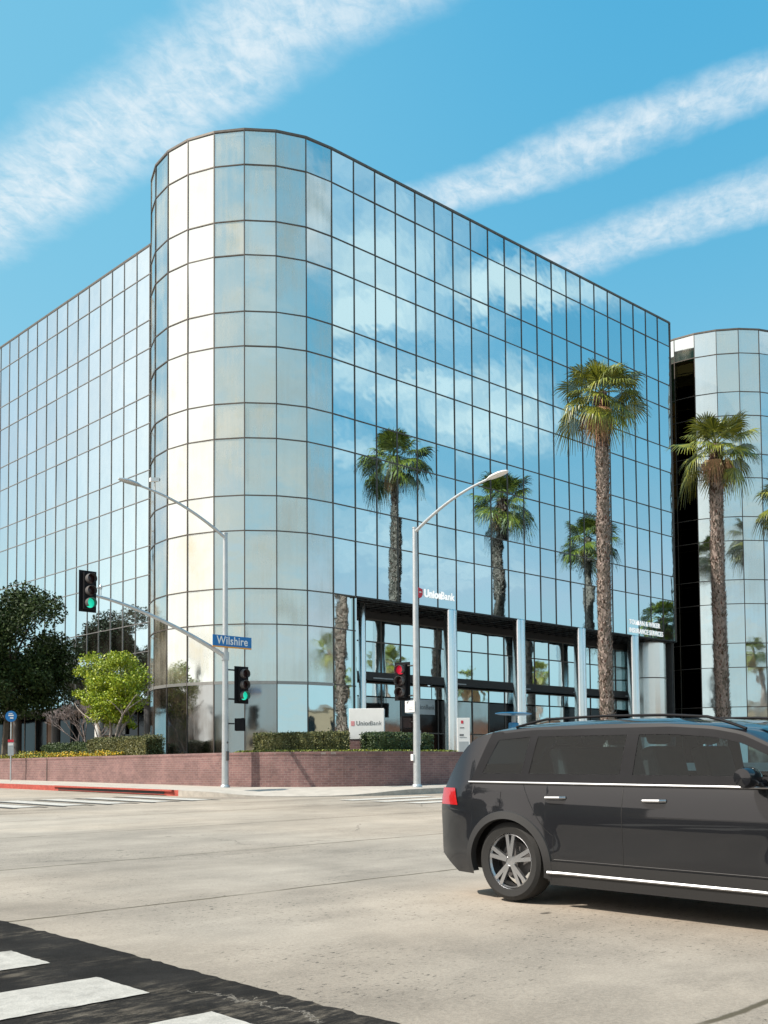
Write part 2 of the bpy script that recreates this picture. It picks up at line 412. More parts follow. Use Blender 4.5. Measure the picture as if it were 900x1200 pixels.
# ------------------------------------------------------------------ ground, streets, pavements
def sheet(polys, dz, m=None):
    mb = MB()
    for p in polys: mb.face([(x, y, gz(x, y) + dz) for x, y in p])
    return mb
def grid_sheet(x0, x1, y0, y1, nx, ny, dz, fx=None):
    mb = MB()
    xs = [x0 + (x1 - x0) * i / nx for i in range(nx + 1)]; ys = [y0 + (y1 - y0) * j / ny for j in range(ny + 1)]
    for y in ys:
        for x in xs: mb.v.append((x, y, gz(x, y) + dz))
    for j in range(ny):
        for i in range(nx):
            a = j * (nx + 1) + i; mb.f.append((a, a + 1, a + nx + 2, a + nx + 1)); mb.mi.append(0)
    return mb
struct('road', grid_sheet(-420, 480, -420, 480, 150, 150, -.004), M['concrete'])
mb = grid_sheet(-160, -26.4, -36.2, -11.8, 60, 400, .004)
for i, v in enumerate(mb.v):
    if v[0] > -26.5: mb.v[i] = (v[0] + rnd.gauss(0, .009) + .010 * sin(v[1] * 1.3), v[1], v[2])
struct('asphalt_road', mb, M['asphalt'])
mb = MB()
for k in range(-1, 6):
    y1 = -28.14 - 1.14 * k
    pts = []
    for (xa, ya), (xb, yb) in zip(((-30.2, y1 - .57), (-26.9, y1 - .57), (-26.9, y1), (-30.2, y1)), ((-26.9, y1 - .57), (-26.9, y1), (-30.2, y1), (-30.2, y1 - .57))):
        m_ = 60 if abs(xa - xb) > 1 else 14
        for i in range(m_): pts.append((xa + (xb - xa) * i / m_ + rnd.gauss(0, .003), ya + (yb - ya) * i / m_ + rnd.gauss(0, .003)))
    mb.face([(x, y, gz(x, y) + .010) for x, y in pts])
struct('near_crosswalk', mb, M['paint'])
mb = MB(); mt = MB()
for k in range(9):
    x0 = -13.2 - 1.25 * k
    mb.face([(x, y, gz(x, y) + .010) for x, y in ((x0 - .62, -10.2), (x0, -10.2), (x0, -6.3), (x0 - .62, -6.3))])
    mt.face([(x, y, gz(x, y) + .004) for x, y in ((x0 - .80, -10.45), (x0 - .62, -10.45), (x0 - .62, -6.15), (x0 - .80, -6.15))])
    mt.face([(x, y, gz(x, y) + .004) for x, y in ((x0, -10.45), (x0 + .14, -10.45), (x0 + .14, -6.15), (x0, -6.15))])
struct('far_crosswalk', mb, M['paint_far']); struct('tar_borders', mt, M['tar'])
mb = MB()
for k in range(13):
    y0 = -13.2 - 1.25 * k
    mb.face([(x, y, gz(x, y) + .010) for x, y in ((-11.2, y0 - .6), (-8.0, y0 - .6), (-8.0, y0), (-11.2, y0))])
struct('boulevard_crosswalk', mb, M['paint_far'])

# kerb line (outer) for the building's corner block
def arc(cx, cy, r, a0, a1, n): return [(cx + r * cos(radians(a0 + (a1 - a0) * i / n)), cy + r * sin(radians(a0 + (a1 - a0) * i / n))) for i in range(n + 1)]
KX, KY, KR = -12.35, -12.1, 5.6
kerb = [(KX, 150.), (KX, 90.), (KX, 60.)] + [(KX, y) for y in (40., 30., 20., 12., 6., 0.)] + arc(KX + KR, KY + KR, KR, 180, 270, 14) + [(x, KY) for x in (0., 8., 16., 26., 40., 60., 90., 150.)]
def off(pl, d):
    out = []
    for i, p in enumerate(pl):
        a = Vector(pl[max(i - 1, 0)]); b = Vector(pl[min(i + 1, len(pl) - 1)]); t = (b - a).normalized()
        n = Vector((-t.y, t.x)); out.append((p[0] + n.x * d, p[1] + n.y * d))
    return out
# walking from +y down to the corner and out along +x, the inner side is on the left
def kh(p):
    ramp = math.exp(-(((p[0] + 9.9) ** 2 + (p[1] + 10.2) ** 2) / 6.0) ** 2)
    return .17 * (1 - .88 * ramp)
inner1 = off(kerb, .16); inner2 = off(kerb, 1.6); inner3 = off(kerb, 4.9)
mbk = MB(); mbr = MB(); mbs = MB()
def isred(p): return p[1] > -7.6 and p[1] < 60
for i in range(len(kerb) - 1):
    a, b, c, d = kerb[i], kerb[i + 1], inner1[i + 1], inner1[i]
    if abs(kerb[i][0] - KX) < .01 and abs(kerb[i + 1][0] - KX) < .01 and 0 <= kerb[i + 1][1] < 1: pass
    tgt = mbr if (isred(a) and isred(b)) else mbk
    z = lambda p, h: (p[0], p[1], gz(*p) + h)
    ha, hb = kh(a), kh(b)
    tgt.face([z(a, ha), z(b, hb), z(c, hb), z(d, ha)]); tgt.face([z(a, -.05), z(b, -.05), z(b, hb), z(a, ha)])
for i in range(len(kerb) - 1):
    for P, Q, hp, hq in ((inner1, inner2, kh, lambda p: .17), (inner2, inner3, lambda p: .17, lambda p: .19)):
        ks = (kerb[i], kerb[i + 1])
        h0, h1 = (hp(ks[0]), hp(ks[1])); g0 = hq(ks[0])
        z = lambda p, h: (p[0], p[1], gz(*p) + h)
        mbs.face([z(P[i], h0), z(P[i + 1], h1), z(Q[i + 1], g0), z(Q[i], g0)])
struct('sidewalk', mbs, M['walk']); struct('kerb', mbk, M['kerbgrey']); struct('red_kerb', mbr, M['red_paint'])
# camera-side and opposite pavements (seen only in reflections)
struct('opposite_sidewalk', grid_sheet(-60, 150, -46, -36.2, 40, 4, .16), M['walk'])
struct('far_sidewalk', grid_sheet(-31.5, -26.6, -11.6, 110, 2, 30, .16), M['walk'])
# pavement scoring lines
mb = MB()
for y in (22, 18.5, 15, 11.5, 8, 4.5, 1, -2.5):
    mb.face([(x, yy, gz(x, yy) + .172) for x, yy in ((KX + .17, y), (KX + 2.9, y), (KX + 2.9, y + .02), (KX + .17, y + .02))])
for x in (-4, -.5, 3, 6.5, 10, 13.5):
    mb.face([(xx, y, gz(xx, y) + .174) for xx, y in ((x, KY + .17), (x + .02, KY + .17), (x + .02, KY + 2.2), (x, KY + 2.2))])
struct('pavement_joints', mb, M['tar'])

# storm drain inlet set into the red kerb
t = thing('storm_drain', 'long dark storm drain opening under a red painted kerb edge', 'storm drain', (KX, -3., gz(KX, -3)))
mb = MB(); mb.box((KX - .012, -6.4, gz(KX, -3) - .07), (KX + .10, .6, gz(KX, -3) + .125)); mb.build('opening', M['black'], t)
mb = MB(); mb.bar((KX - .02, -6.9, gz(KX, -6.9) + .158), (KX - .02, .9, gz(KX, .9) + .158), .05, .09, (1, 0, 0)); mb.build('steel_edge', M['red_paint'], t)
mb = MB(); mb.bar((KX - .03, -6.5, gz(KX, -6.5) + .03), (KX - .03, .6, gz(KX, .6) + .03), .016, .016, (1, 0, 0)); mb.build('guard_bar', M['red_paint'], t)

# ------------------------------------------------------------------ brick planter wall
WT = 1.82
wl = [(-9.5, 14.2), (-9.5, 10.), (-9.5, 7.4), (-9.5, 3.), (-9.5, -1.), (-9.5, -4.9)] + arc(-4.6, -4.9, 4.9, 180, 270, 16)[1:] + [(-3.4, -9.8), (-2.3, -9.8)]
wi = off(wl, .32); lens = [0.]
for i in range(1, len(wl)): lens.append(lens[-1] + (Vector(wl[i]) - Vector(wl[i - 1])).length)
mb = MB(); uvs = {}
def wv(p, z, s):
    mb.v.append((p[0], p[1], z)); uvs[len(mb.v) - 1] = (s, z); return len(mb.v) - 1
for i in range(len(wl) - 1):
    a, b, ai, bi = wl[i], wl[i + 1], wi[i], wi[i + 1]
    zb0, zb1 = gz(*a) - .1, gz(*b) - .1
    mb.f.append((wv(a, zb0, lens[i]), wv(b, zb1, lens[i + 1]), wv(b, WT - .09, lens[i + 1]), wv(a, WT - .09, lens[i])))
    mb.f.append((wv(bi, zb1, lens[i + 1]), wv(ai, zb0, lens[i]), wv(ai, WT, lens[i]), wv(bi, WT, lens[i + 1])))
for i, q in ((0, wi[0]), (len(wl) - 1, wi[-1])):
    p = wl[i]; z0 = gz(*p) - .1
    mb.f.append((wv(p, z0, 0), wv(q, z0, .32), wv(q, WT - .002, .32), wv(p, WT - .002, 0)))
mb.mi = [0] * len(mb.f)
wall = mb.build('planter_wall', M['brick'])
l = wall.data.uv_layers.new(name='UVMap')
for lp in wall.data.loops: l.data[lp.index].uv = uvs[lp.vertex_index]
tag(wall, 'long low red brown brick planter wall curving round the street corner', 'wall')
mb = MB(); wo = off(wl, -.012); wi2 = off(wl, .335)
for i in range(len(wl) - 1):
    for q in ([(*wo[i], WT - .09), (*wo[i + 1], WT - .09), (*wo[i + 1], WT), (*wo[i], WT)], [(*wo[i], WT), (*wo[i + 1], WT), (*wi2[i + 1], WT), (*wi2[i], WT)]): mb.face(q)
wc = mb.build('coping', None, wall, uv=lambda c: (c.x * .9 + c.y * 1.1, c.z)); wc.data.materials.append(M['brick'])
mb = MB()
mb.bar((-9.505, 7.4, gz(-9.5, 7.4)), (-9.505, 7.4, WT), .03, .03, (1, 0, 0)); mb.build('joint', M['tar'], wall)
# soil behind it
mb = MB()
for i in range(len(wl) - 1): mb.face([(*wi[i], WT - .05), (*wi[i + 1], WT - .05), (-1.5 if wi[i + 1][1] > 0 else 0., wi[i + 1][1] if wi[i + 1][0] < -9 else max(wi[i + 1][1], -.3), WT - .05), (-1.5 if wi[i][1] > 0 else 0., wi[i][1] if wi[i][0] < -9 else max(wi[i][1], -.3), WT - .05)])
mb.face([(-9.2, -5, WT - .056), (-2, -9.4, WT - .056), (.0, -9.4, WT - .056), (.0, 3, WT - .056), (-9.2, 3, WT - .056)])
struct('planting_soil', mb, M['soil'])
# raised forecourt in front of the arcade, with steps down to the pavement
mb = MB()
mb.box((-1.6, -7.4, -.2), (34., 6., 1.42)); struct('forecourt', mb, M['walk'])
mb = MB()
for k in range(5):
    mb.box((-1.55 , -7.4 - .36 * (k + 1), -.2), (22.0, -7.4 - .36 * k, 1.42 - .145 * (k + 1)))
struct('forecourt_steps', mb, M['walk'])

# ------------------------------------------------------------------ the mirror-glass buildings
TOP = 28.65; SH, TA = 1.502, 2.458
ROWS = [TOP]
for i in range(6): ROWS += [ROWS[-1] - SH, ROWS[-1] - SH - TA]
# ROWS[10] = soffit line 8.85, ROWS[12] = 4.89
MOD = 1.306
R, CC = 5.09, (-.02, 5.09)

class Shell:
    def __init__(s): s.panes = []; s.grid = {}
    def g(s, name):
        if name not in s.grid: s.grid[name] = MB()
        return s.grid[name]
    def wall(s, pts, zs, gname, mats, tilt=.0025, mull=.044, thick={}, mm=None):
        mm = mm or M['mull']
        mb = s.g(gname)
        for i in range(len(pts) - 1):
            a, b = Vector((*pts[i], 0)), Vector((*pts[i + 1], 0)); t = (b - a).normalized(); n = Vector((t.y, -t.x, 0))
            for k in range(len(zs) - 1):
                q = [Vector((a.x, a.y, zs[k + 1])), Vector((b.x, b.y, zs[k + 1])), Vector((b.x, b.y, zs[k])), Vector((a.x, a.y, zs[k]))]
                d1, d2 = rnd.gauss(0, tilt), rnd.gauss(0, tilt)
                w, h = (b - a).length, zs[k] - zs[k + 1]
                for j, (su, sv) in enumerate(((-1, -1), (1, -1), (1, 1), (-1, 1))): q[j] = q[j] + n * (su * d1 * w / 2 + sv * d2 * h / 2)
                mt = mats(i, k) if callable(mats) else mats
                if mt: s.panes.append((q, mt, n))
            for k, z in enumerate(zs):
                th = thick.get(k, mull)
                mb.bar((a.x, a.y, z), (b.x, b.y, z), th, .06, n, M['mull_light'] if k in thick else mm)
        for i, p in enumerate(pts):
            a = Vector(pts[max(i - 1, 0)]); b = Vector(pts[min(i + 1, len(pts) - 1)]); t = (b - a).normalized(); n = Vector((t.y, -t.x, 0))
            mb.bar((*p, zs[-1]), (*p, zs[0] + .002), mull, .064, n, mm)
    def finish(s, root, limit=100):
        scored = []
        for i, (q, mt, n) in enumerate(s.panes):
            c = sum(q, Vector()) / 4; pr = [pix(p) for p in q]
            ok = all(pr) and (CAM - c).dot(n) > 0
            ar = 0.
            if ok:
                cx, cy = sum(p[0] for p in pr) / 4, sum(p[1] for p in pr) / 4
                ok = -5 < cx < 905 and 0 < cy < 1200
                ar = abs(sum(pr[j][0] * pr[(j + 1) % 4][1] - pr[(j + 1) % 4][0] * pr[j][1] for j in range(4))) / 2
            scored.append((ar if ok else 0., i))
        scored.sort(reverse=True); rest = {}
        for rank, (ar, i) in enumerate(scored):
            q, mt, n = s.panes[i]
            if rank < limit and ar > 0:
                mb = MB(); mb.face(q); mb.build('window_pane', mt, root)
            else: rest.setdefault(mt.name, (mt, MB()))[1].face(q)
        mb = MB()
        for mt, m2 in rest.values():
            for f in m2.f: mb.face([m2.v[i] for i in f], mt)
        if mb.f: tag(mb.build('window_panes', None, root), kind='stuff')
        for k, mb in s.grid.items(): mb.build(k, None, root)

def tower_pts(cx, cy, r, a_start, a_end, step=15.):
    out = []; a = a_start
    while a <= a_end + 1e-6:
        out.append((cx - r * sin(radians(a)), cy - r * cos(radians(a)))); a += step
    return out

def coping(mb, pts, z=TOP):
    for i in range(len(pts) - 1):
        t = (Vector(pts[i + 1]) - Vector(pts[i])).normalized(); n = Vector((t.y, -t.x, 0))
        a = Vector((*pts[i], z + .045)) - n * .01; b = Vector((*pts[i + 1], z + .045)) - n * .01
        mb.bar(a - Vector((*t, 0)) * .01, b + Vector((*t, 0)) * .01, .09, .10, n)

# ---- first building
bld = thing('office_building', 'large mirror glass office building with a rounded corner tower and a long arcade', 'building', (0, 0, .7))
sh = Shell()
# rounded tower: from the wing round to the long facade, walked so that normals point outward
tw = tower_pts(CC[0], CC[1], R, 0., 165.)
tw = [(0., 0.)] + tower_pts(CC[0], CC[1], R + .045, 15., 150.) + [(-1.32, 10.05)]
tw = tw[::-1]
BOT = 1.8
tz = ROWS[:13] + [BOT]
def tower_mat(i, k):
    if k == 12: return M['glass_grey'] if i < 9 else M['glass_low']
    return M['glass_dusty']
sh.wall(tw, tz, 'tower_grid', tower_mat, tilt=.004, thick={12: .13})
# long facade
fac = [(i * MOD, 0.) for i in range(22)]
sh.wall(fac, ROWS[:11], 'facade_grid', M['glass'], tilt=.0034)
sh.wall([(0., 0.), (1.297, .157)], ROWS[10:13] + [BOT], 'facade_grid', M['glass_low'], tilt=.003)
endw = [(27.426, 0.), (27.62, .05), (27.76, .19), (27.81, .40)]
sh.wall(endw, ROWS[:11], 'end_grid', M['glass'], mull=.05)
sh.wall([(27.81, .40)] + [(27.81, .4 + 1.3 * i) for i in range(1, 17)], ROWS[:13] + [1.4], 'end_grid', M['glass_dark'])
# wing
wing = [(-1.32, 10.05 + .37 + 1.309 * i) for i in range(0, 32)][::-1]
wing = wing + [(-1.32, 10.05)]
sh.wall(wing, ROWS[:13], 'wing_grid', M['glass_wing'], tilt=.0018, mull=.042, mm=M['mull_wing'])
# recessed arcade glass
RV = 2.6
rec = [(1.33 + MOD * i, RV) for i in range(0, 21)]
def rec_mat(i, k):
    return M['glass_low']
sh.wall(rec, [8.42, 7.33, 5.85], 'arcade_grid', rec_mat, tilt=.004, mull=.06)
sh.wall(rec, [5.35, 4.70], 'arcade_grid', rec_mat, tilt=.004, mull=.06)
def low_mat(i, k):
    return M['glass_grey'] if i in (0, 1, 2, 3, 7, 8) else (M['glass_low'] if i in (11, 12, 13) else M['glass_door'])
sh.wall(rec, [4.70, 3.0, 1.42], 'arcade_grid', low_mat, tilt=.006, mull=.06)
# wing recess below
wrec = [(1.0, 10. + 1.6 * i) for i in range(0, 26)][::-1]
sh.wall(wrec, [4.9, 1.0], 'wing_arcade_grid', lambda i, k: M['wood'] if i % 4 == 1 else M['glass_door'], mull=.08)
sh.finish(bld, 100)
mb = MB(); coping(mb, wing + tw + fac[1:] + endw[1:] + [(27.81, 21.5)]); mb.build('roof_coping', M['cap'], bld)
mb = MB()
mb.face([(p[0], p[1], TOP - .25) for p in (wing[0],) + tuple(wing[-1:]) + tuple(tw) + tuple(endw) + ((27.81, 21.5), (12, 21.5), (12, wing[0][1]))]); mb.build('roof', M['roof'], bld)
# back walls so that no daylight leaks behind the shell
mb = MB()
mb.face([(12, 21.5, .5), (27.81, 21.5, .5), (27.81, 21.5, TOP), (12, 21.5, TOP)]); mb.face([(12, wing[0][1], .5), (12, 21.5, .5), (12, 21.5, TOP), (12, wing[0][1], TOP)])
mb.face([(-1.32, wing[0][1], .5), (12, wing[0][1], .5), (12, wing[0][1], TOP), (-1.32, wing[0][1], TOP)]); mb.build('rear_wall', M['tan'], bld)
# arcade soffit with its grille, header, slab edge, returns
mb = MB(); mb.box((1.31, .05, 8.86), (27.4, RV + .5, 9.0))
mb.box((1.36, RV + .03, 8.42), (27.3, RV + .3, 8.855)); mb.build('soffit', M['soffit'], bld)
mb = MB()
for i in range(1, 21):
    x = 1.306 + MOD * i
    mb.bar((x, .06, 8.80), (x, RV - .02, 8.80), .05, .10, (0, 0, 1))
    mb.bar((x - .65, .06, 8.80), (x - .65, RV - .02, 8.80), .02, .06, (0, 0, 1))
for y in (.12, .62, 1.12, 1.62, 2.12): mb.bar((1.36, y, 8.79), (27.3, y, 8.79), .035, .08, (0, 0, 1))
mb.build('soffit_grille', M['black'], bld)
mb = MB(); mb.bar((1.31, .0, 8.84), (27.42, .0, 8.84), .07, .10, (0, -1, 0)); mb.build('fascia', M['black'], bld)
mb = MB(); mb.box((1.36, RV - .45, 5.44), (27.2, RV + .1, 5.80)); mb.build('balcony_slab', M['soffit'], bld)
mb = MB()
for i in range(5):
    x = 7.8 + 5.22 * i
    mb.box((x - 3.5, RV - .47, 5.52), (x - 2.2, RV - .452, 5.57))
mb.build('slab_lamp', M['sign_grey'], bld)
mb = MB(); mb.box((1.31, .02, 1.4), (1.36, RV, 8.86)); mb.build('return_wall', M['glass_low'], bld)
mb = MB(); mb.box((27.3, .2, 1.4), (27.42, RV, 8.86)); mb.build('return_wall', M['soffit'], bld)
for x, y in ((2.55, .98), (7.46, .08), (12.62, .08), (17.82, .08), (22.97, .08)):
    mb = MB(); q = .33 if x > 3 else .17; mb.lathe([(q, 0), (q, 7.36), (q - .03, 7.42), (.0, 7.43)], 32, (x, y, 1.42)); mb.build('column', M['chrome'], bld, smooth=True)
mb = MB(); mb.lathe([(1.12, 0), (1.12, 7.40)], 20, (26.55, 1.42, 1.42)); o = mb.build('drum_column', M['chrome'], bld)
mb = MB()
for z in (3.2, 6.6, 8.78): mb.lathe([(1.125, -.03), (1.135, -.03), (1.135, .03), (1.125, .03)], 20, (26.55, 1.42, z))
mb.build('drum_band', M['mull'], o)
# wing arcade soffit, columns, sign over the side door
mb = MB(); mb.box((-1.3, 10.2, 4.86), (1.2, 50., 5.0)); mb.box((-1.37, 10.4, 4.62), (-1.27, 50.6, 4.90)); mb.build('wing_soffit', M['soffit'], bld)
for i in range(7):
    mb = MB(); mb.lathe([(.26, 0), (.26, 3.9)], 20, (-.95, 13.6 + 5.2 * i, .95)); mb.build('column', M['visor'] if i != 1 else M['white'], bld, smooth=True)
mb = MB(); mb.box((.86, 19.2, 3.3), (.93, 22.4, 3.95)); mb.build('door_board', M['sign_grey'], bld)

# lettering on the long facade
ws = thing('wall_sign', 'white UnionBank letters with a red shield on the mirror facade above the arcade', 'sign', (6.5, -.08, 9.4))
text_mesh('letters', 'Union', .50, M['letter_glow'], facing((5.56, -.040, 9.45), 0, -1), .012, parent=ws, bold=.022, sx=.93)
text_mesh('letters', 'Bank', .50, M['letter_glow'], facing((6.70, -.040, 9.45), 0, -1), .012, parent=ws, bold=.010, sx=.90)
mb = MB()
out = [(5.08, 9.70), (5.44, 9.62), (5.44, 9.36), (5.36, 9.24), (5.24, 9.18), (5.12, 9.27), (5.08, 9.40)]
n = len(out); mb.v = [(x, -.075, z) for x, z in out] + [(x, -.04, z) for x, z in out]
mb.f = [tuple(range(n))[::-1], tuple(range(n, 2 * n))] + [(i, (i + 1) % n, n + (i + 1) % n, n + i) for i in range(n)]; mb.mi = [0] * len(mb.f)
o = mb.build('shield', M['redlogo'], ws)
mb = MB(); mb.box((5.20, -.085, 9.44), (5.34, -.077, 9.50)); mb.build('mark', M['white'], o)
ws = thing('wall_sign', 'two lines of white insurance letters on mirror facade beside a reflected palm', 'sign', (24.3, -.08, 9.3))
text_mesh('letters', 'TOLMAN & WIKER', .40, M['letter_glow'], facing((22.45, -.040, 9.62), 0, -1), .012, parent=ws, bold=.003, sx=.92)
text_mesh('letters', 'INSURANCE SERVICES', .40, M['letter_glow'], facing((22.45, -.040, 9.14), 0, -1), .012, parent=ws, bold=.003, sx=.86)
ws = thing('hanging_sign', 'grey UnionBank board hanging in the shade of the arcade behind the red signal', 'sign', (6.3, 1.0, 4.2))
mb = MB(); mb.box((5.35, .95, 3.82), (7.25, 1.08, 4.54)); mb.build('board', M['sign_grey'], ws, bevel=.01)
text_mesh('letters', 'UnionBank', .34, M['greytext'], facing((5.84, .94, 4.17), 0, -1), .006, parent=ws, sx=.86)
mb = MB(); mb.box((5.50, .93, 4.04), (5.72, .948, 4.30)); mb.build('shield', M['redlogo'], ws)
mb = MB(); mb.tube([(5.5, 1.02, 4.54), (5.5, 1.02, 5.5)], .02, 6); mb.tube([(7.1, 1.02, 4.54), (7.1, 1.02, 5.5)], .02, 6); mb.build('hanger', M['black'], ws)

# ---- second building: the same rounded end, one bay further on and nearer the street
OX, OY = 35.15, -3.88
b2 = thing('office_building', 'second rounded mirror glass office tower behind the right hand palm', 'building', (OX, OY, .7))
sh = Shell()
tw2 = [(OX + x, OY + y) for x, y in [(0., 0.)] + tower_pts(CC[0], CC[1], R + .045, 15., 165.)][::-1]
sh.wall(tw2, ROWS[:13] + [BOT - .4], 'tower_grid', lambda i, k: M['glass_dark'] if i <= 5 and k >= 1 else M['glass_second'], tilt=.005)  # dark panes below the top row paint in the reflected end wall
f2 = [(OX + i * MOD, OY) for i in range(12)]
sh.wall(f2, ROWS[:13] + [BOT - .4], 'facade_grid', M['glass'])
link = [(27.9, 9.), (29.2, 8.4), (30.5, 8.0), (31.8, 8.)]
sh.wall(link, ROWS[:13] + [1.4], 'link_grid', M['glass_dark'])
sh.finish(b2, 100)
mb = MB(); coping(mb, tw2 + f2[1:]); mb.build('roof_coping', M['cap'], b2)
mb = MB(); mb.face([(*p, TOP - .25) for p in tw2 + f2[1:] + [(OX + 14.4, OY + 22), (OX, OY + 22)]]); mb.build('roof', M['roof'], b2)
mb = MB()
q = [tw2[0], (OX, OY + 22), (OX + 14.4, OY + 22), f2[-1]]
for a, b in zip(q, q[1:]): mb.face([(*a, .5), (*b, .5), (*b, TOP), (*a, TOP)])
mb.build('rear_wall', M['tan'], b2)
# ------------------------------------------------------------------ foliage helpers
nr = np.random.default_rng(11)
def unit(v): return v / np.maximum(np.linalg.norm(v, axis=-1, keepdims=True), 1e-9)
def leaf_quads(C, size, up=.3, aspect=.55, out=None):
    n = len(C); d = unit(nr.normal(size=(n, 3)) + (0 if out is None else out * .8)); d[:, 2] -= .15
    d = unit(d); r = nr.normal(size=(n, 3)); r[:, 2] += up; nrm = unit(r); s = unit(np.cross(d, nrm)); L = size * nr.uniform(.7, 1.3, (n, 1))
    w = L * aspect * .5
    return np.stack([C - d * L * .5, C + s * w, C + d * L * .5, C - s * w], 1)
def crown_points(n, c, rad, clumps, clump_r, seed, flat=.0, hollow=.45):
    g = np.random.default_rng(seed)
    k = unit(g.normal(size=(clumps, 3))) * (g.uniform(hollow, 1., (clumps, 1)) ** .6)
    if flat: k[:, 2] = np.maximum(k[:, 2], -flat)
    k *= g.uniform(.78, 1.12, (clumps, 1))
    cc = np.asarray(c) + k * np.asarray(rad)
    idx = g.integers(0, clumps, n); p = unit(g.normal(size=(n, 3))) * (g.uniform(0, 1, (n, 1)) ** .45) * clump_r * g.uniform(.6, 1.25, (clumps, 1))[idx]
    p[:, 2] *= .72
    return cc[idx] + p, cc
def branch(mb, p, q, r0, r1, bend=.15, n=5):
    p, q = Vector(p), Vector(q); L = (q - p).length; pts = []; off = Vector((rnd.uniform(-1, 1), rnd.uniform(-1, 1), rnd.uniform(-.3, .6))) * bend * L
    for i in range(n + 1):
        t = i / n; pts.append(p.lerp(q, t) + off * (4 * t * (1 - t)) * .5 + Vector((rnd.uniform(-1, 1), rnd.uniform(-1, 1), 0)) * .015 * L)
    mb.tube(pts, [r0 + (r1 - r0) * i / n for i in range(n + 1)], 6); return pts[-1]
def hedge(name, label, path, half, z0, z1, m, dens=900, group=None, leaf=.055):
    mb = MB(); P = []
    for a, b in zip(path, path[1:]):
        a, b = Vector(a), Vector(b); t = (b - a).normalized(); nn = Vector((-t.y, t.x)); L = (b - a).length
        mb.face([(*(a + nn * (half - .07)), z0), (*(b + nn * (half - .07)), z0), (*(b + nn * (half - .07)), z1 - .07), (*(a + nn * (half - .07)), z1 - .07)])
        mb.face([(*(a - nn * (half - .07)), z0), (*(b - nn * (half - .07)), z0), (*(b - nn * (half - .07)), z1 - .07), (*(a - nn * (half - .07)), z1 - .07)])
        mb.face([(*(a - nn * (half - .07)), z1 - .07), (*(b - nn * (half - .07)), z1 - .07), (*(b + nn * (half - .07)), z1 - .07), (*(a + nn * (half - .07)), z1 - .07)])
        for w, zr in (('top', None), ('s', 1), ('s', -1)):
            area = L * (2 * half if w == 'top' else z1 - z0); n = int(area * dens)
            s = nr.uniform(-.02, L + .02, n)
            if w == 'top': o = nr.uniform(-half, half, n); z = z1 + nr.normal(0, .03, n)
            else: o = zr * half + nr.normal(0, .035, n); z = z0 + (z1 - z0) * nr.uniform(0, 1, n)
            lump = .035 * np.sin(s * 4.1 + a.x) + .03 * np.sin(z * 9 + s * 7.3)
            if w == 'top': z = z + lump
            else: o = o + zr * lump
            P.append(np.stack([a.x + t.x * s + nn.x * o, a.y + t.y * s + nn.y * o, z], 1))
    for e, sg in ((Vector(path[0]), -1), (Vector(path[-1]), 1)):
        t = ((Vector(path[1]) - Vector(path[0])) if sg < 0 else (Vector(path[-1]) - Vector(path[-2]))).normalized(); nn = Vector((-t.y, t.x)); n = int(2 * half * (z1 - z0) * dens)
        o = nr.uniform(-half, half, n); z = nr.uniform(z0, z1, n); d = sg * np.abs(nr.normal(0, .03, n))
        P.append(np.stack([e.x + t.x * d + nn.x * o, e.y + t.y * d + nn.y * o, z], 1))
    mb.quads(leaf_quads(np.concatenate(P), leaf, .4, .7))
    o = mb.build(name, m); return tag(o, label, 'hedge', group)

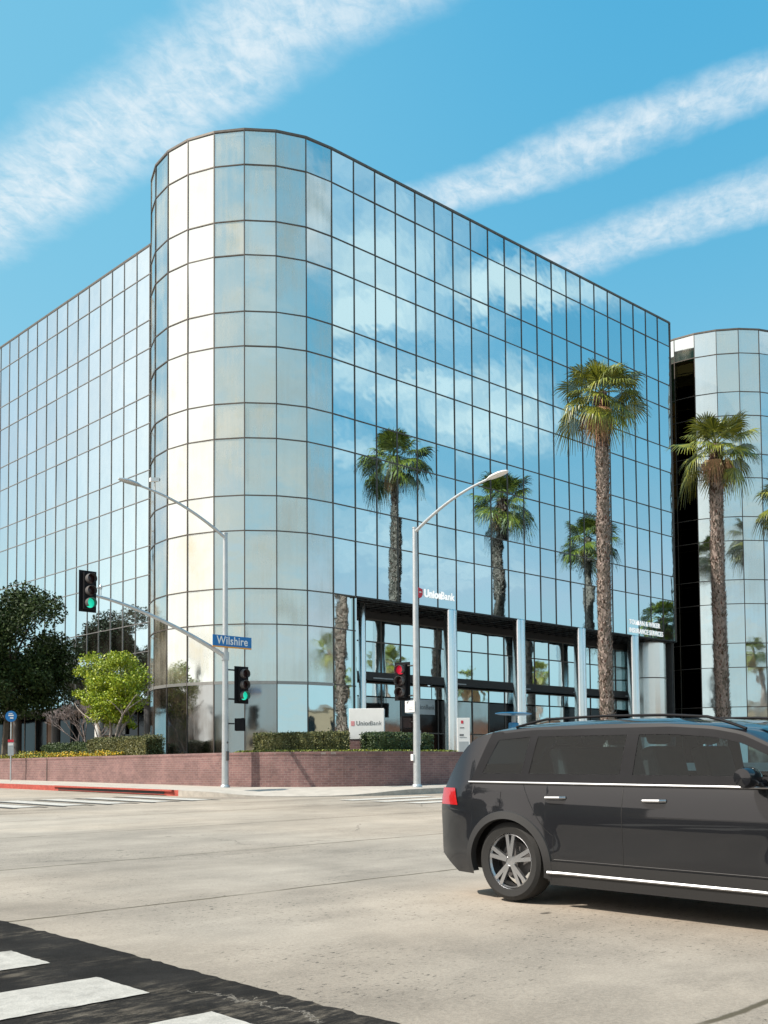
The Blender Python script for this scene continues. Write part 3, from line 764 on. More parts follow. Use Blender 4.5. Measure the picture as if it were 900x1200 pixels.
# ------------------------------------------------------------------ palms
def palm(label, x, y, hub, r=.36, lean=(0, 0), seed=1, n_fr=34, group='tall fan palms along the boulevard', scale=1., spikes=1500):
    g = random.Random(seed); zg = gz(x, y) + .1
    t = thing('palm_tree', label, 'palm tree', (x, y, zg), 0, group)
    H = hub - zg
    def axis(s): return Vector((x + lean[0] * s ** 1.6 + .10 * sin(s * 5 + seed), y + lean[1] * s ** 1.6, zg + H * s))
    def rad(s): return r * (1.18 - .9 * s if s < .12 else 1.07 - .10 * s) * (1 + .04 * sin(s * 37 + seed))
    mb = MB(); ns = 60
    mb.tube([axis(i / ns) for i in range(ns + 1)], [rad(i / ns) * .90 for i in range(ns + 1)], 16, M['trunk_palm'])
    for i in range(spikes):
        s = .06 + .93 * (i + g.random()) / spikes; a = i * 2.39996 + g.uniform(-.2, .2); c = axis(s); rr = rad(s)
        o = Vector((cos(a), sin(a), 0)); tg = Vector((-sin(a), cos(a), 0)); w = g.uniform(.03, .065); L = g.uniform(.10, .20) * (1.3 if s > .9 else 1.)
        b = c + o * rr * .86; tip = c + o * (rr * g.uniform(1.0, 1.16) + (.05 if s > .88 else 0)) + Vector((0, 0, L * (1 if g.random() > .25 else -.6))) + tg * g.uniform(-.05, .05)
        mb.face([b - tg * w, b + tg * w, tip + tg * w * .35, tip - tg * w * .35], M['trunk_top'] if s > .82 + .12 * g.random() or g.random() < .16 else M['trunk_palm'])
    mb.build('trunk', None, t)
    hubp = axis(1.)
    def frond(mb, az, el, pl, br, droop, dead=False):
        d = Vector((cos(az) * cos(el), sin(az) * cos(el), sin(el))); side = Vector((-sin(az), cos(az), 0)); pts = []
        for i in range(6):
            q = i / 5; pts.append(hubp + d * pl * q + Vector((0, 0, -droop * .30 * pl * q * q)))
        mb.tube(pts, [.028, .024, .020, .017, .014, .011], 4)
        tip = pts[-1]; fd = (pts[-1] - pts[-3]).normalized(); nrm = side.cross(fd).normalized()
        roll = g.uniform(-.5, .5); side2 = (side * cos(roll) + nrm * sin(roll)).normalized(); nrm = side2.cross(fd).normalized()
        K = 30; spread = radians(g.uniform(100, 125)); cup = g.uniform(.10, .35)
        for k in range(K):
            ph = -spread + 2 * spread * (k + .5) / K; hw = spread / K
            L = br * (1. - .28 * (abs(ph) / spread) ** 2) * g.uniform(.9, 1.08)
            def pt(rr, a, dz=0.):
                v = fd * cos(a) + side2 * sin(a)
                return tip + v * rr + nrm * (cup * rr * abs(sin(a)) * .6 + dz)
            pl_ = .012 if k % 2 else -.012
            m_ = L * .63; a0, a1 = ph - hw, ph + hw
            g1 = Vector((0, 0, -droop * L * .10)); g2 = Vector((0, 0, -droop * L * g.uniform(.22, .42))); g3 = Vector((0, 0, -droop * L * g.uniform(.55, .95)))
            A, B = pt(.03, a0), pt(.03, a1); C, D = pt(m_, a1 - hw * .15, pl_) + g1, pt(m_, a0 + hw * .15, -pl_) + g1
            E_, F_ = pt(L * .80, ph + hw * .32) + g2, pt(L * .80, ph - hw * .32) + g2; G_ = pt(L * .985, ph) + g3; G2 = pt(L * .985, ph + .012) + g3
            mb.face([A, B, C, D]); mb.face([D, C, E_, F_]); mb.face([F_, E_, G2, G_])
    crown = MB(); dead = MB()
    for i in range(n_fr):
        f = i / (n_fr - 1); az = i * 2.39996 + g.uniform(-.25, .25) + seed
        el = radians(88 - 122 * f ** .95 + g.uniform(-16, 16)); pl = scale * (.55 + .60 * min(1, f * 2.2)) * g.uniform(.85, 1.15); br = scale * g.uniform(.92, 1.14) * (.9 if f < .12 else 1.)
        frond(crown, az, el, pl, br, (.10 + .62 * f) * g.uniform(.5, 1.9))
    for i in range(7):
        frond(dead, g.uniform(0, 6.28), radians(g.uniform(-62, -30)), .75 * scale * g.uniform(.7, 1.1), .62 * scale, 1.6, True)
    crown.build('crown', M['frond'], t); dead.build('dead_fronds', M['frond_dead'], t)
    return t
palm('tall fan palm standing in front of the long mirror facade', 10.42, -6.83, 18.35, .315, (-.15, .05), 3, 34, scale=1.08, spikes=4600)
palm('fan palm with hanging dead fronds in front of the second rounded tower', 19.65, -7.35, 17.75, .36, (.05, .1), 8, 32, scale=1.14, spikes=4200)
palm('fan palm growing past the right hand tower, seen only as a reflection in the facade', 28.3, -7.0, 16.5, .34, (.1, .0), 14, 31, scale=1.08)
palm('shortest fan palm farthest along the facade row, seen only as a reflection', 38.2, -7.6, 12.0, .36, (-.2, .2), 21, 30, scale=1.0)
for i, (x, y, h) in enumerate(((14., -40.5, 10.6), (24., -41, 12.2), (35., -40.4, 11.2), (47., -41, 12.6), (58., -40.3, 10.8), (71., -41, 12.2))):
    palm('fan palm across the boulevard, seen only as a small reflection in the arcade glass', x, y, h, .33, (rnd.uniform(-.3, .3), 0), 30 + i, 26, group='palms across the boulevard', spikes=500)

# ------------------------------------------------------------------ planting behind the brick wall
def wpath(d, i0, i1): return off(wl, d)[i0:i1]
n_arc0 = 5
hp = off(wl, 1.05)
arcpts = arc(-4.6, -4.9, 3.75, 180, 270, 24)
hedge('hedge', 'clipped hedge running from the lamp post to the white bank sign', arcpts[4:17], .50, WT - .05, 2.47, M['leaf_hedge'], 1500, 'clipped hedges in the planter')
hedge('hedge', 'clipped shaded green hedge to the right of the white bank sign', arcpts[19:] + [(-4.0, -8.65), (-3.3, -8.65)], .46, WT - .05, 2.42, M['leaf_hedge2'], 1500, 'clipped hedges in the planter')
hedge('hedge', 'sunlit clipped hedge below the bright green tree', [(-8.3, 5.4), (-8.3, 3.2), (-8.3, .9)], .42, WT - .05, 2.52, M['leaf_hedge'], 1300, 'clipped hedges in the planter')
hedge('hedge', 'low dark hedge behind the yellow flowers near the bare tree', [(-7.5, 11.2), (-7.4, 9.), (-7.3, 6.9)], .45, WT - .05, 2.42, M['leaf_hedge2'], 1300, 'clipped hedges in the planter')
# ground cover and flowers
P = []
for i in range(2600):
    s = rnd.uniform(0, 1); a = radians(180 + 8 + 80 * s); r = rnd.uniform(4.15, 4.62)
    P.append((-4.6 + r * cos(a), -4.9 + r * sin(a), WT - .03 + rnd.uniform(0, .09)))
for i in range(900): P.append((rnd.uniform(-4.6, -2.4), rnd.uniform(-9.5, -9.0), WT - .03 + rnd.uniform(0, .09)))
mb = MB(); mb.quads(leaf_quads(np.array(P), .07, .8, .7)); tag(mb.build('ground_cover', M['cover']), 'strip of bright green ground cover along the top of the brick wall', 'ground cover', kind='stuff')
P = []; Q = []
for i in range(7000):
    y = rnd.uniform(2.2, 13.2); lump = .16 + .09 * sin(y * 3.1) * sin(y * 1.3) + (.06 if y > 9 else 0)
    p = (rnd.uniform(-9.25, -8.75 if y < 5.6 else -8.0), y, WT - .05 + lump * rnd.uniform(0.1, 1.25))
    if rnd.random() < (.62 if y < 8 else .30): Q.append(p)
    else: P.append(p)
mb = MB(); mb.quads(leaf_quads(np.array(P), .075, .8, .6)); fb = tag(mb.build('flower_bed', M['cover']), 'bed of low yellow flowers and leaves along the left brick wall', 'flower bed', kind='stuff')
mb = MB(); mb.quads(leaf_quads(np.array(Q), .06, 1.2, .9)); tag(mb.build('yellow_flowers', M['flower'], fb), kind='stuff')

# bright green tree
bx, by = -7.35, 5.75
t = thing('young_tree', 'small bright yellow green tree with pale stems above the brick planter', 'tree', (bx, by, WT - .05))
mb = MB(); cz = 5.0; tips = []
for dx, dy, h in ((-.3, .5, 1.5), (.25, -.5, 1.6), (-.1, .05, 1.9), (.5, .3, 1.4), (-.25, -.9, 1.7)):
    e = branch(mb, (bx + dx * .25, by + dy * .25, WT - .1), (bx + dx * 1.2, by + dy * 1.5, WT + h), .075, .045, .12)
    for k in range(4):
        e2 = branch(mb, e, (e.x + rnd.uniform(-.9, .9), e.y + rnd.uniform(-1.3, 1.3), e.z + rnd.uniform(.6, 1.7)), .035, .012, .15); tips.append(e2)
mb.build('trunk', M['bark'], t, smooth=True)
p1, _ = crown_points(17000, (bx, by + .1, cz), (1.25, 1.95, 1.5), 80, .42, 5, .75, .30)
p2, _ = crown_points(3000, (bx + .1, by - .9, 3.9), (.8, 1.1, .9), 16, .34, 6, .8)
p3, _ = crown_points(5000, (bx - .15, by - .1, 3.95), (1.0, 1.7, .75), 34, .36, 9, .9, .3)
mb = MB(); mb.quads(leaf_quads(np.concatenate([p1, p2, p3]), .10, .5, .6)); mb.build('crown', M['leaf_bright'], t)
# bare tree
bx, by = -7.2, 8.0
t = thing('bare_tree', 'leafless grey brown multi stemmed tree leaning left of the bright tree', 'tree', (bx, by, WT - .05))
mb = MB()
def grow(p, d, L, r, depth):
    q = p + d * L; e = branch(mb, p, q, max(r, .0055), max(r * .62, .004), .14, 4)
    if depth == 0: return
    for k in range(3 if depth > 1 else 6):
        nd = (d + Vector((rnd.uniform(-.55, .55), rnd.uniform(-.55, .6), rnd.uniform(-.2, .45)))).normalized(); grow(e, nd, L * rnd.uniform(.55, .78), r * .52, depth - 1)
for dx, dy in ((-.25, .75), (-.1, .35), (.1, -.45), (-.2, .1)):
    grow(Vector((bx + dx * .15, by + dy * .2, WT - .1)), Vector((dx, dy, 1.05)).normalized(), .98, .052, 5)
mb.build('trunk', M['bark_bare'], t)
# dark evergreen trees along the side street
def big_tree(name, label, x, y, cz, rad, nleaf, seed, m=M['leaf_dark'], group=None, leaf=.17, clumps=70, tr=.22, hollow=.35):
    t = thing(name, label, 'tree', (x, y, gz(x, y)), 0, group)
    mb = MB(); z0 = gz(x, y) - .1
    e = branch(mb, (x, y, z0), (x + .2, y + .1, cz - rad[2] * .55), tr, tr * .8, .05)
    p, cc = crown_points(nleaf, (x, y, cz), rad, clumps, rad[0] * .30, seed, .7, hollow)
    for c in cc[::3]: branch(mb, e, c, tr * .45, .02, .12, 4)
    mb.build('trunk', M['bark_dark'], t, smooth=True)
    mb = MB(); mb.quads(leaf_quads(p, leaf, .5, .55, unit(p - np.array([x, y, cz])))); mb.build('crown', m, t); return t
big_tree('evergreen_tree', 'big dark evergreen tree at the left edge behind the bus stop sign', -7.0, 17.3, 7.0, (3.3, 3.9, 3.5), 60000, 51)
big_tree('evergreen_tree', 'dark evergreen tree standing farther left along the mirror wing', -6.8, 26.0, 7.7, (3.4, 4.9, 4.2), 60000, 52)

# ------------------------------------------------------------------ street poles and signals
def signal_head(parent, loc, rz, lit, n='signal_head'):
    M4 = Matrix.Translation(loc) @ Matrix.Rotation(rz, 4, 'Z')
    mb = MB(); mb.box((-.28, 0, -.61), (.28, .02, .61), None); mb.box((-.175, -.12, -.535), (.175, .14, .535), None)
    mb.v = [tuple(M4 @ Vector(v)) for v in mb.v]; h = mb.build(n, M['blackp'], parent, bevel=.012)
    for k, c in enumerate(('red', 'amber', 'green')):
        z = .355 - .355 * k; mb = MB(); mb.lathe([(.145, -.128), (.11, -.142), (.0, -.148)], 20, (0, 0, z), axis='y')
        mb.v = [tuple(M4 @ Vector(v)) for v in mb.v]
        mb.build('lens', {'red': M['red_on'], 'green': M['green_on']}.get(c) if lit == c else M['lens_off'], h, smooth=True)
        mb = MB(); mb.lathe([(.150, -.12), (.150, -.29), (.143, -.29), (.143, -.12)], 20, (0, 0, z), axis='y', a0=radians(-48), a1=radians(228))
        mb.v = [tuple(M4 @ Vector(v)) for v in mb.v]; mb.build('visor', M['visor'], h)
    return h
def ped_head(parent, loc, rz):
    M4 = Matrix.Translation(loc) @ Matrix.Rotation(rz, 4, 'Z'); mb = MB(); mb.box((-.22, -.12, -.20), (.22, .12, .20)); mb.box((-.235, -.20, .17), (.235, -.1, .21)); mb.box((-.235, -.2, -.2), (-.21, -.1, .2)); mb.box((.21, -.2, -.2), (.235, -.1, .2))
    mb.v = [tuple(M4 @ Vector(v)) for v in mb.v]; h = mb.build('pedestrian_signal', M['blackp'], parent, bevel=.012)
    mb = MB(); mb.box((-.18, -.128, -.16), (.18, -.121, .16)); mb.v = [tuple(M4 @ Vector(v)) for v in mb.v]; mb.build('screen', M['lens_off'], h)
def bez(p0, p1, p2, p3, n=16):
    p0, p1, p2, p3 = map(Vector, (p0, p1, p2, p3))
    return [p0 * (1 - t) ** 3 + p1 * 3 * t * (1 - t) ** 2 + p2 * 3 * t * t * (1 - t) + p3 * t ** 3 for t in [i / n for i in range(n + 1)]]
def lamp_post(t, x, y, zb, ztop, d, L, rise):
    mb = MB(); mb.tube([(x, y, zb), (x, y, zb + 2), (x, y, ztop)], [.115, .105, .075], 16); mb.lathe([(.16, 0), (.16, .05), (.135, .10), (.12, .11)], 16, (x, y, zb)); mb.lathe([(.085, 0), (.085, .04), (0, .05)], 14, (x, y, ztop))
    mb.build('pole', M['galv'], t, smooth=True)
    d = Vector((*d, 0)); b = Vector((x, y, ztop - .12))
    pts = bez(b, b + d * L * .35 + Vector((0, 0, rise * .75)), b + d * L * .6 + Vector((0, 0, rise * .98)), b + d * L * .84 + Vector((0, 0, rise * 1.10)))
    mb = MB(); mb.tube(pts, [.052 - .018 * i / 16 for i in range(17)], 12); a = mb.build('lamp_arm', M['galv'], t, smooth=True)
    e = pts[-1]; ax = (d + Vector((0, 0, .12))).normalized(); si = ax.cross(Vector((0, 0, 1))).normalized(); up = si.cross(ax)
    mb = MB(); prof = [(-.08, .03, .03), (0, .07, .05), (.12, .12, .075), (.40, .155, .085), (.62, .13, .06), (.74, .05, .03)]
    rings = []
    for s, w, h in prof:
        base = len(mb.v)
        for k in range(12):
            an = 2 * pi * k / 12; zz = sin(an); mb.v.append(tuple(e + ax * s + si * (w * cos(an)) + up * (h * (zz if zz > 0 else zz * .55))))
        rings.append(base)
    for i in range(len(prof) - 1):
        for k in range(12): mb.f.append((rings[i] + k, rings[i] + (k + 1) % 12, rings[i + 1] + (k + 1) % 12, rings[i + 1] + k)); mb.mi.append(0)
    mb.f.append(tuple(rings[0] + k for k in reversed(range(12)))); mb.f.append(tuple(rings[-1] + k for k in range(12))); mb.mi += [0, 0]
    mb.build('lamp_head', M['white'] if d.y < 0 else M['galv'], t, smooth=True)
    return pts
p1x, p1y = -10.02, -6.28; zb = gz(p1x, p1y) + .16
t = thing('signal_pole', 'grey street lamp and signal pole with green lights and a blue Wilshire sign', 'signal pole', (p1x, p1y, zb))
pts = lamp_post(t, p1x, p1y, zb, 8.93, (-1, 0), 3.75, 1.05)
e = pts[13]
mb = MB(); mb.tube([e, e + Vector((0, 0, .26))], .014, 6); mb.bar(e + Vector((-.16, 0, .34)), e + Vector((.12, -.03, .38)), .12, .12, (0, 0, 1)); c = mb.build('camera', M['white'], t)
mb = MB(); mb.lathe([(.05, 0), (.05, .03), (0, .03)], 12, tuple(e + Vector((.125, -.03, .385))), axis='x'); mb.build('camera_lens', M['black'], c)
A_ = Vector((p1x, p1y, 4.93))
arm = bez(A_, A_ + Vector((-1.3, 0, .62)), A_ + Vector((-3.1, 0, 1.32)), A_ + Vector((-4.72, 0, 1.50)), 18)
mb = MB(); mb.tube(arm, [.078 - .034 * i / 18 for i in range(19)], 12); mb.lathe([(.125, -.13), (.125, .13)], 14, tuple(A_)); mb.build('mast_arm', M['galv'], t, smooth=True)
mb = MB(); mb.tube([arm[-1] + Vector((.28, 0, .02)), arm[-1] + Vector((.28, 0, .22))], .014, 6); mb.lathe([(.035, .2), (.045, .28), (.02, .33)], 8, tuple(arm[-1] + Vector((.28, 0, 0)))); mb.build('sensor', M['galv'], t)
signal_head(t, (arm[-1].x - .20, p1y - .10, 6.50), 0., 'green')
signal_head(t, (p1x + .60, p1y - .06, 4.02), 0., 'green')
mb = MB(); mb.tube([(p1x, p1y, 4.50), (p1x + .45, p1y, 4.50)], .025, 8); mb.tube([(p1x, p1y, 3.55), (p1x + .45, p1y, 3.55)], .025, 8); mb.tube([(p1x, p1y, 2.75), (p1x + .35, p1y, 2.75)], .022, 8); mb.build('bracket', M['black'], t)
ped_head(t, (p1x + .52, p1y - .02, 2.72), radians(50))
mb = MB(); mb.box((p1x - .60, p1y - .175, 5.235), (p1x + .92, p1y - .16, 5.585), M['blue']); s = mb.build('street_sign', None, t)
mb = MB(); mb.box((p1x - .60, p1y - .176, 5.19), (p1x + .92, p1y - .159, 5.233)); mb.build('sign_stripe', M['orange'], s)
text_mesh('sign_letters', 'Wilshire', .37, M['white'], facing((p1x + .16, p1y - .178, 5.41), 0, -1), .003, 'CENTER', s, .004, .90)
mb = MB(); mb.box((p1x - .11, p1y - .162, 5.3), (p1x + .11, p1y - .05, 5.36)); mb.box((p1x - .11, p1y - .162, 5.48), (p1x + .11, p1y - .05, 5.53)); mb.build('sign_bracket', M['galv'], t)
mb = MB(); mb.box((p1x - .05, p1y - .15, 1.55), (p1x + .05, p1y - .10, 1.85)); mb.box((p1x - .02, p1y - .13, 2.1), (p1x + .03, p1y - .10, 2.16)); mb.build('cover_plate', M['visor'], t)

p2x, p2y = -6.2, -11.2; zb = gz(p2x, p2y) + .16
t = thing('signal_pole', 'grey street lamp pole with a red light in front of the bank arcade', 'signal pole', (p2x, p2y, zb))
lamp_post(t, p2x, p2y, zb, 8.85, (0, -1), 3.7, .98)
signal_head(t, (p2x - .10, p2y + .52, 4.02), radians(-90 + 18), 'red')
mb = MB(); mb.tube([(p2x, p2y, 4.50), (p2x - .05, p2y + .42, 4.50)], .025, 8); mb.tube([(p2x, p2y, 3.55), (p2x - .05, p2y + .42, 3.55)], .025, 8); mb.tube([(p2x, p2y, 2.72), (p2x, p2y + .40, 2.72)], .022, 8); mb.build('bracket', M['black'], t)
ped_head(t, (p2x + .02, p2y + .42, 2.70), radians(-30))
mb = MB(); mb.box((p2x - .135, p2y - .05, 3.02), (p2x - .12, p2y + .37, 3.38)); s = mb.build('notice_plate', M['white'], t)
mb = MB(); mb.box((p2x - .139, p2y + .22, 3.30), (p2x - .136, p2y + .30, 3.34)); mb.box((p2x - .139, p2y + .02, 3.15), (p2x - .136, p2y + .30, 3.165)); mb.box((p2x - .139, p2y + .02, 3.10), (p2x - .136, p2y + .22, 3.115)); mb.build('notice_print', M['greytext'], s)
mb = MB(); mb.box((p2x - .17, p2y + .0, 1.50), (p2x - .08, p2y + .10, 1.70)); mb.build('push_button', M['white'], t)
mb = MB(); mb.box((p2x + .16, p2y - .02, 2.0), (p2x + .17, p2y + .14, 2.45)); mb.tube([(p2x, p2y, 2.2), (p2x + .16, p2y + .05, 2.2)], .012, 6); mb.build('notice_plate', M['white'], t)

# bus stop sign
bx, by = -10.05, 9.7; zb = gz(bx, by) + .16
t = thing('bus_stop_sign', 'thin bus stop pole with a round blue sign and timetable panel', 'bus stop sign', (bx, by, zb))
mb = MB(); mb.tube([(bx, by, zb), (bx, by, 3.45)], .032, 10); mb.build('pole', M['galv'], t, smooth=True)
fd = Vector((-.55, -.84, 0)).normalized(); si = Vector((fd.y, -fd.x, 0))
mb = MB(); c = Vector((bx, by, 3.62)) + fd * .045
mb.v = [tuple(c + si * (.24 * cos(2 * pi * k / 24)) + Vector((0, 0, .24 * sin(2 * pi * k / 24))) + fd * o) for o in (0, .02) for k in range(24)]
mb.f = [tuple(range(24))[::-1], tuple(range(24, 48))] + [(k, (k + 1) % 24, 24 + (k + 1) % 24, 24 + k) for k in range(24)]; mb.mi = [0] * 26
s = mb.build('round_sign', M['blue'], t)
def plate(name, w, z0, z1, m, par, f=.05, th=.02, dx=0.):
    mb = MB(); c = Vector((bx, by, 0)) + fd * f + si * dx
    q = [c - si * w / 2, c + si * w / 2, c + si * w / 2 + fd * th, c - si * w / 2 + fd * th]
    lo = [(p.x, p.y, z0) for p in q]; hi = [(p.x, p.y, z1) for p in q]
    mb.v = lo + hi; mb.f = [(0, 1, 2, 3), (7, 6, 5, 4), (0, 4, 5, 1), (1, 5, 6, 2), (2, 6, 7, 3), (3, 7, 4, 0)]; mb.mi = [0] * 6; return mb.build(name, m, par)
plate('sign_mark', .22, 3.63, 3.69, M['white'], s, .066, .004); plate('sign_mark', .14, 3.52, 3.58, M['white'], s, .066, .004, -.03); plate('sign_mark', .16, 3.73, 3.76, M['white'], s, .066, .004, .02)
plate('red_panel', .24, 2.50, 2.62, M['redlogo'], t); plate('timetable', .24, 1.93, 2.49, M['sign_grey'], t); plate('timetable', .20, 2.36, 2.46, M['white'], t, .071, .004)

# ------------------------------------------------------------------ bank sign block on brick base
mx, my = -5.25, -7.85
fn = Vector((-.72, -.69)).normalized(); ang = atan2(fn.x, -fn.y)
t = thing('monument_sign', 'white UnionBank sign block on a brick base between two hedges', 'sign', (mx, my, WT - .05), 0)
def rot_box(mb, a, b):
    M4 = Matrix.Translation((mx, my, 0)) @ Matrix.Rotation(ang, 4, 'Z'); mb.box(a, b, None, M4)
M4s = Matrix.Translation((mx, my, 0)) @ Matrix.Rotation(ang, 4, 'Z')
mb = MB(); rot_box(mb, (-.60, -.22, 2.26), (.60, .32, 3.31)); mb.build('sign_block', M['white'], t, bevel=.012)
mb = MB(); rot_box(mb, (-.58, -.20, 1.70), (.58, .30, 2.255)); o = mb.build('base', M['brick'], t)
l = o.data.uv_layers.new(name='UVMap')
for lp in o.data.loops:
    c = o.data.vertices[lp.vertex_index].co; c2 = M4s.inverted() @ c; l.data[lp.index].uv = (c2.x + c2.y, c2.z)
fm = M4s @ facing((-.36, -.223, 2.80), 0, -1)
text_mesh('letters', 'Union', .215, M['greytext'], fm, .003, parent=t, bold=.003, sx=.93)
fm = M4s @ facing((.115, -.223, 2.80), 0, -1)
text_mesh('letters', 'Bank', .215, M['greytext'], fm, .003, parent=t, bold=-.001, sx=.90)
mb = MB(); rot_box(mb, (-.53, -.226, 2.72), (-.41, -.2185, 2.88)); mb.build('shield', M['pinklogo'], t)

# ------------------------------------------------------------------ small things in front of the arcade
def vert_at(px, D):                      # plan position on the ray through image column px at depth D
    X = (px - 450) / F_PX * D; return (CAM.x + FY * X + FX * D, CAM.y - FX * X + FY * D)
cx, cy = vert_at(602, 40.2); zb = gz(cx, cy) + .16
t = thing('bus_shelter', 'blue pylon with a thin oval blue canopy at the boulevard kerb', 'bus shelter', (cx, cy, zb))
mb = MB(); mb.box((cx - .17, cy - .13, zb + .45), (cx + .17, cy + .13, zb + 2.20)); mb.build('pylon', M['bluec'], t, bevel=.04)
mb = MB(); mb.tube([(cx, cy, zb), (cx, cy, zb + .47)], .09, 14); mb.tube([(cx, cy, zb + 2.18), (cx, cy, zb + 2.50)], .08, 14); mb.build('post', M['sign_grey'], t, smooth=True)
mb = MB(); mb.lathe([(.0, .0), (.70, .03), (.86, .06), (.87, .085), (.70, .11), (0, .14)], 36, (0, 0, 0)); mb.v = [(cx + v[0], cy + v[1] * .62, zb + 2.46 + v[2]) for v in mb.v]; mb.build('canopy', M['bluec'], t, smooth=True)
cx, cy = vert_at(543, 40.0); zb = 1.42
cx, cy = -1.1, -7.9; cx, cy = vert_at(543, 41.5)
t = thing('info_totem', 'tall white information panel with a small red logo beside the arcade steps', 'sign', (cx, cy, zb - .3))
mb = MB(); m4 = Matrix.Translation((cx, cy, 0)) @ Matrix.Rotation(-radians(40), 4, 'Z'); mb.box((-.25, -.05, 1.0), (.25, .05, 3.20), None, m4); mb.build('panel', M['white'], t, bevel=.01)
mb = MB(); mb.box((-.10, -.056, 2.98), (-.01, -.051, 3.10), None, m4); mb.build('logo', M['redlogo'], t)
mb = MB(); mb.box((-.14, -.056, 2.80), (.02, -.051, 2.835), None, m4); mb.box((-.16, -.056, 2.50), (.0, -.051, 2.57), None, m4); mb.box((-.16, -.056, 2.43), (.12, -.051, 2.445), None, m4); mb.build('print', M['greytext'], t)
mb = MB(); mb.box((-.18, -.056, 1.62), (.18, -.051, 2.28), None, m4); mb.build('panel_picture', M['sign_grey'], t)
for i, (px, lab) in enumerate(((566, 'steel handrail sloping down beside the white information panel'), (592, 'steel handrail sloping down behind the blue pylon'))):
    cx, cy = vert_at(px, 43.5); cy = max(-7.35, min(-7.0, cy))
    t = thing('handrail', lab, 'handrail', (cx, cy, 1.42), 0, 'handrails on the arcade steps')
    mb = MB(); mb.tube([(cx, cy + .3, 1.42), (cx, cy + .3, 2.30), (cx, cy, 2.32), (cx, cy - 1.75, 1.62), (cx, cy - 1.75, .80)], .022, 8); mb.build('rail', M['galv'], t)

# ------------------------------------------------------------------ the dark car crossing on the right
CL = 4.62
def lerp_keys(k, x):
    if x <= k[0][0]: return k[0][1]
    for (a, b), (c, d) in zip(k, k[1:]):
        if x <= c:
            t = (x - a) / (c - a); return b + (d - b) * t
    return k[-1][1]
ZT = [(0, .95), (.03, 1.03), (.08, 1.12), (.17, 1.30), (.30, 1.49), (.42, 1.565), (.62, 1.61), (1.0, 1.64), (1.7, 1.655), (2.3, 1.645), (2.7, 1.615), (2.95, 1.565), (3.2, 1.45), (3.5, 1.29), (3.8, 1.13), (3.92, 1.085), (4.1, 1.04), (4.35, .97), (4.52, .87), (4.59, .74), (CL, .62)]
def ztop(x):
    return (lerp_keys(ZT, x - .06) + lerp_keys(ZT, x) * 2 + lerp_keys(ZT, x + .06)) / 4
XR, XF, RA = .88, 3.70, .405
def plan(x):
    w = .925
    if x < .55: w -= .13 * ((.55 - x) / .55) ** 2.4
    if x > CL - .95: w -= .24 * ((x - CL + .95) / .95) ** 2.3
    return w
BELT = 1.07
ZW = [(.15, .93), (.30, .965), (.42, .985), (.60, .992), (.72, 1.0), (.80, 1.004), (.90, .998), (1.0, .982), (1.06, .964), (1.10, .950), (1.25, .905), (1.40, .858), (1.52, .815), (1.60, .775), (1.66, .74)]
def W(x, z):
    s = (lerp_keys(ZW, z - .03) + 2 * lerp_keys(ZW, z) + lerp_keys(ZW, z + .03)) / 4
    flare = 0.
    for xc in (XR, XF):
        d = sqrt((x - xc) ** 2 + (z - .36) ** 2)
        if d < .62: flare = max(flare, .028 * (1 - max(0, (d - RA) / (.62 - RA))) ** 2)
    return plan(x) * s + flare
def zbot(x):
    z = .22
    for xc in (XR, XF):
        if abs(x - xc) < RA: z = max(z, .36 + sqrt(RA ** 2 - (x - xc) ** 2))
    if x < .25: z = max(z, .22 + .16 * (.25 - x) / .25)
    if x > CL - .35: z = max(z, .22 + .06 * (x - CL + .35) / .35)
    return z
gxs, gys = .0147 * FX, .0147 * FY
car_n = Vector((-gxs, -gys, 1)).normalized()
VT = -28.1; UC = -22.02
car = thing('parked_car', 'x', 'car', (UC, VT, gz(UC, VT)))
car.name = 'passing_car'
tag(car, 'dark grey metallic family car crossing the junction at the right edge', 'car')
fwd = Vector((0, -1, 0)); fwd = (fwd - car_n * fwd.dot(car_n)).normalized(); left = car_n.cross(fwd)
CM = Matrix(((fwd.x, left.x, car_n.x, UC), (fwd.y, left.y, car_n.y, VT), (fwd.z, left.z, car_n.z, gz(UC, VT) + .006), (0, 0, 0, 1)))
car.matrix_basis = CM
def cbuild(mb, name, m, parent=None, **kw):
    if name not in ('wheel', 'rim', 'brake_disc'): mb.v = [(v[0], v[1], v[2] * .925) for v in mb.v]
    o = mb.build(name, m, None, **kw); o.parent = parent or car; return o
st = sorted(set([round(CL * i / 130, 4) for i in range(131)] + [XR - RA, XR + RA, XF - RA, XF + RA, XR - RA + .004, XR + RA - .004, XF - RA + .004, XF + RA - .004, .008, .02, CL - .006, CL - .02]))
mb = MB(); NS, NT = 30, 9
def profile(x):
    zt = ztop(x); zb = zbot(x); rr = min(.055, (zt - zb) * .3); zs = zt - rr; out = []
    for k in range(NS + 1):
        z = zb + (zs - zb) * k / NS; out.append((W(x, z), z))
    w = out[-1][0]
    for k in range(1, NT + 1):
        q = k / NT; a = q * pi / 2
        y = w * (1 - q) if k > 2 else w - (w * .10) * (1 - cos(a * 2.2)) - w * .02 * k
        z = zs + rr * (1 - (y / w) ** 5) + .0
        out.append((y, z))
    return out
def dlo_top(x): return min(1.54, ztop(x) - .10)
def in_dlo(x, z):
    if z < 1.118 or z > dlo_top(x): return False
    q = (z - 1.118) / .42; return .47 + .15 * q < x < 3.44
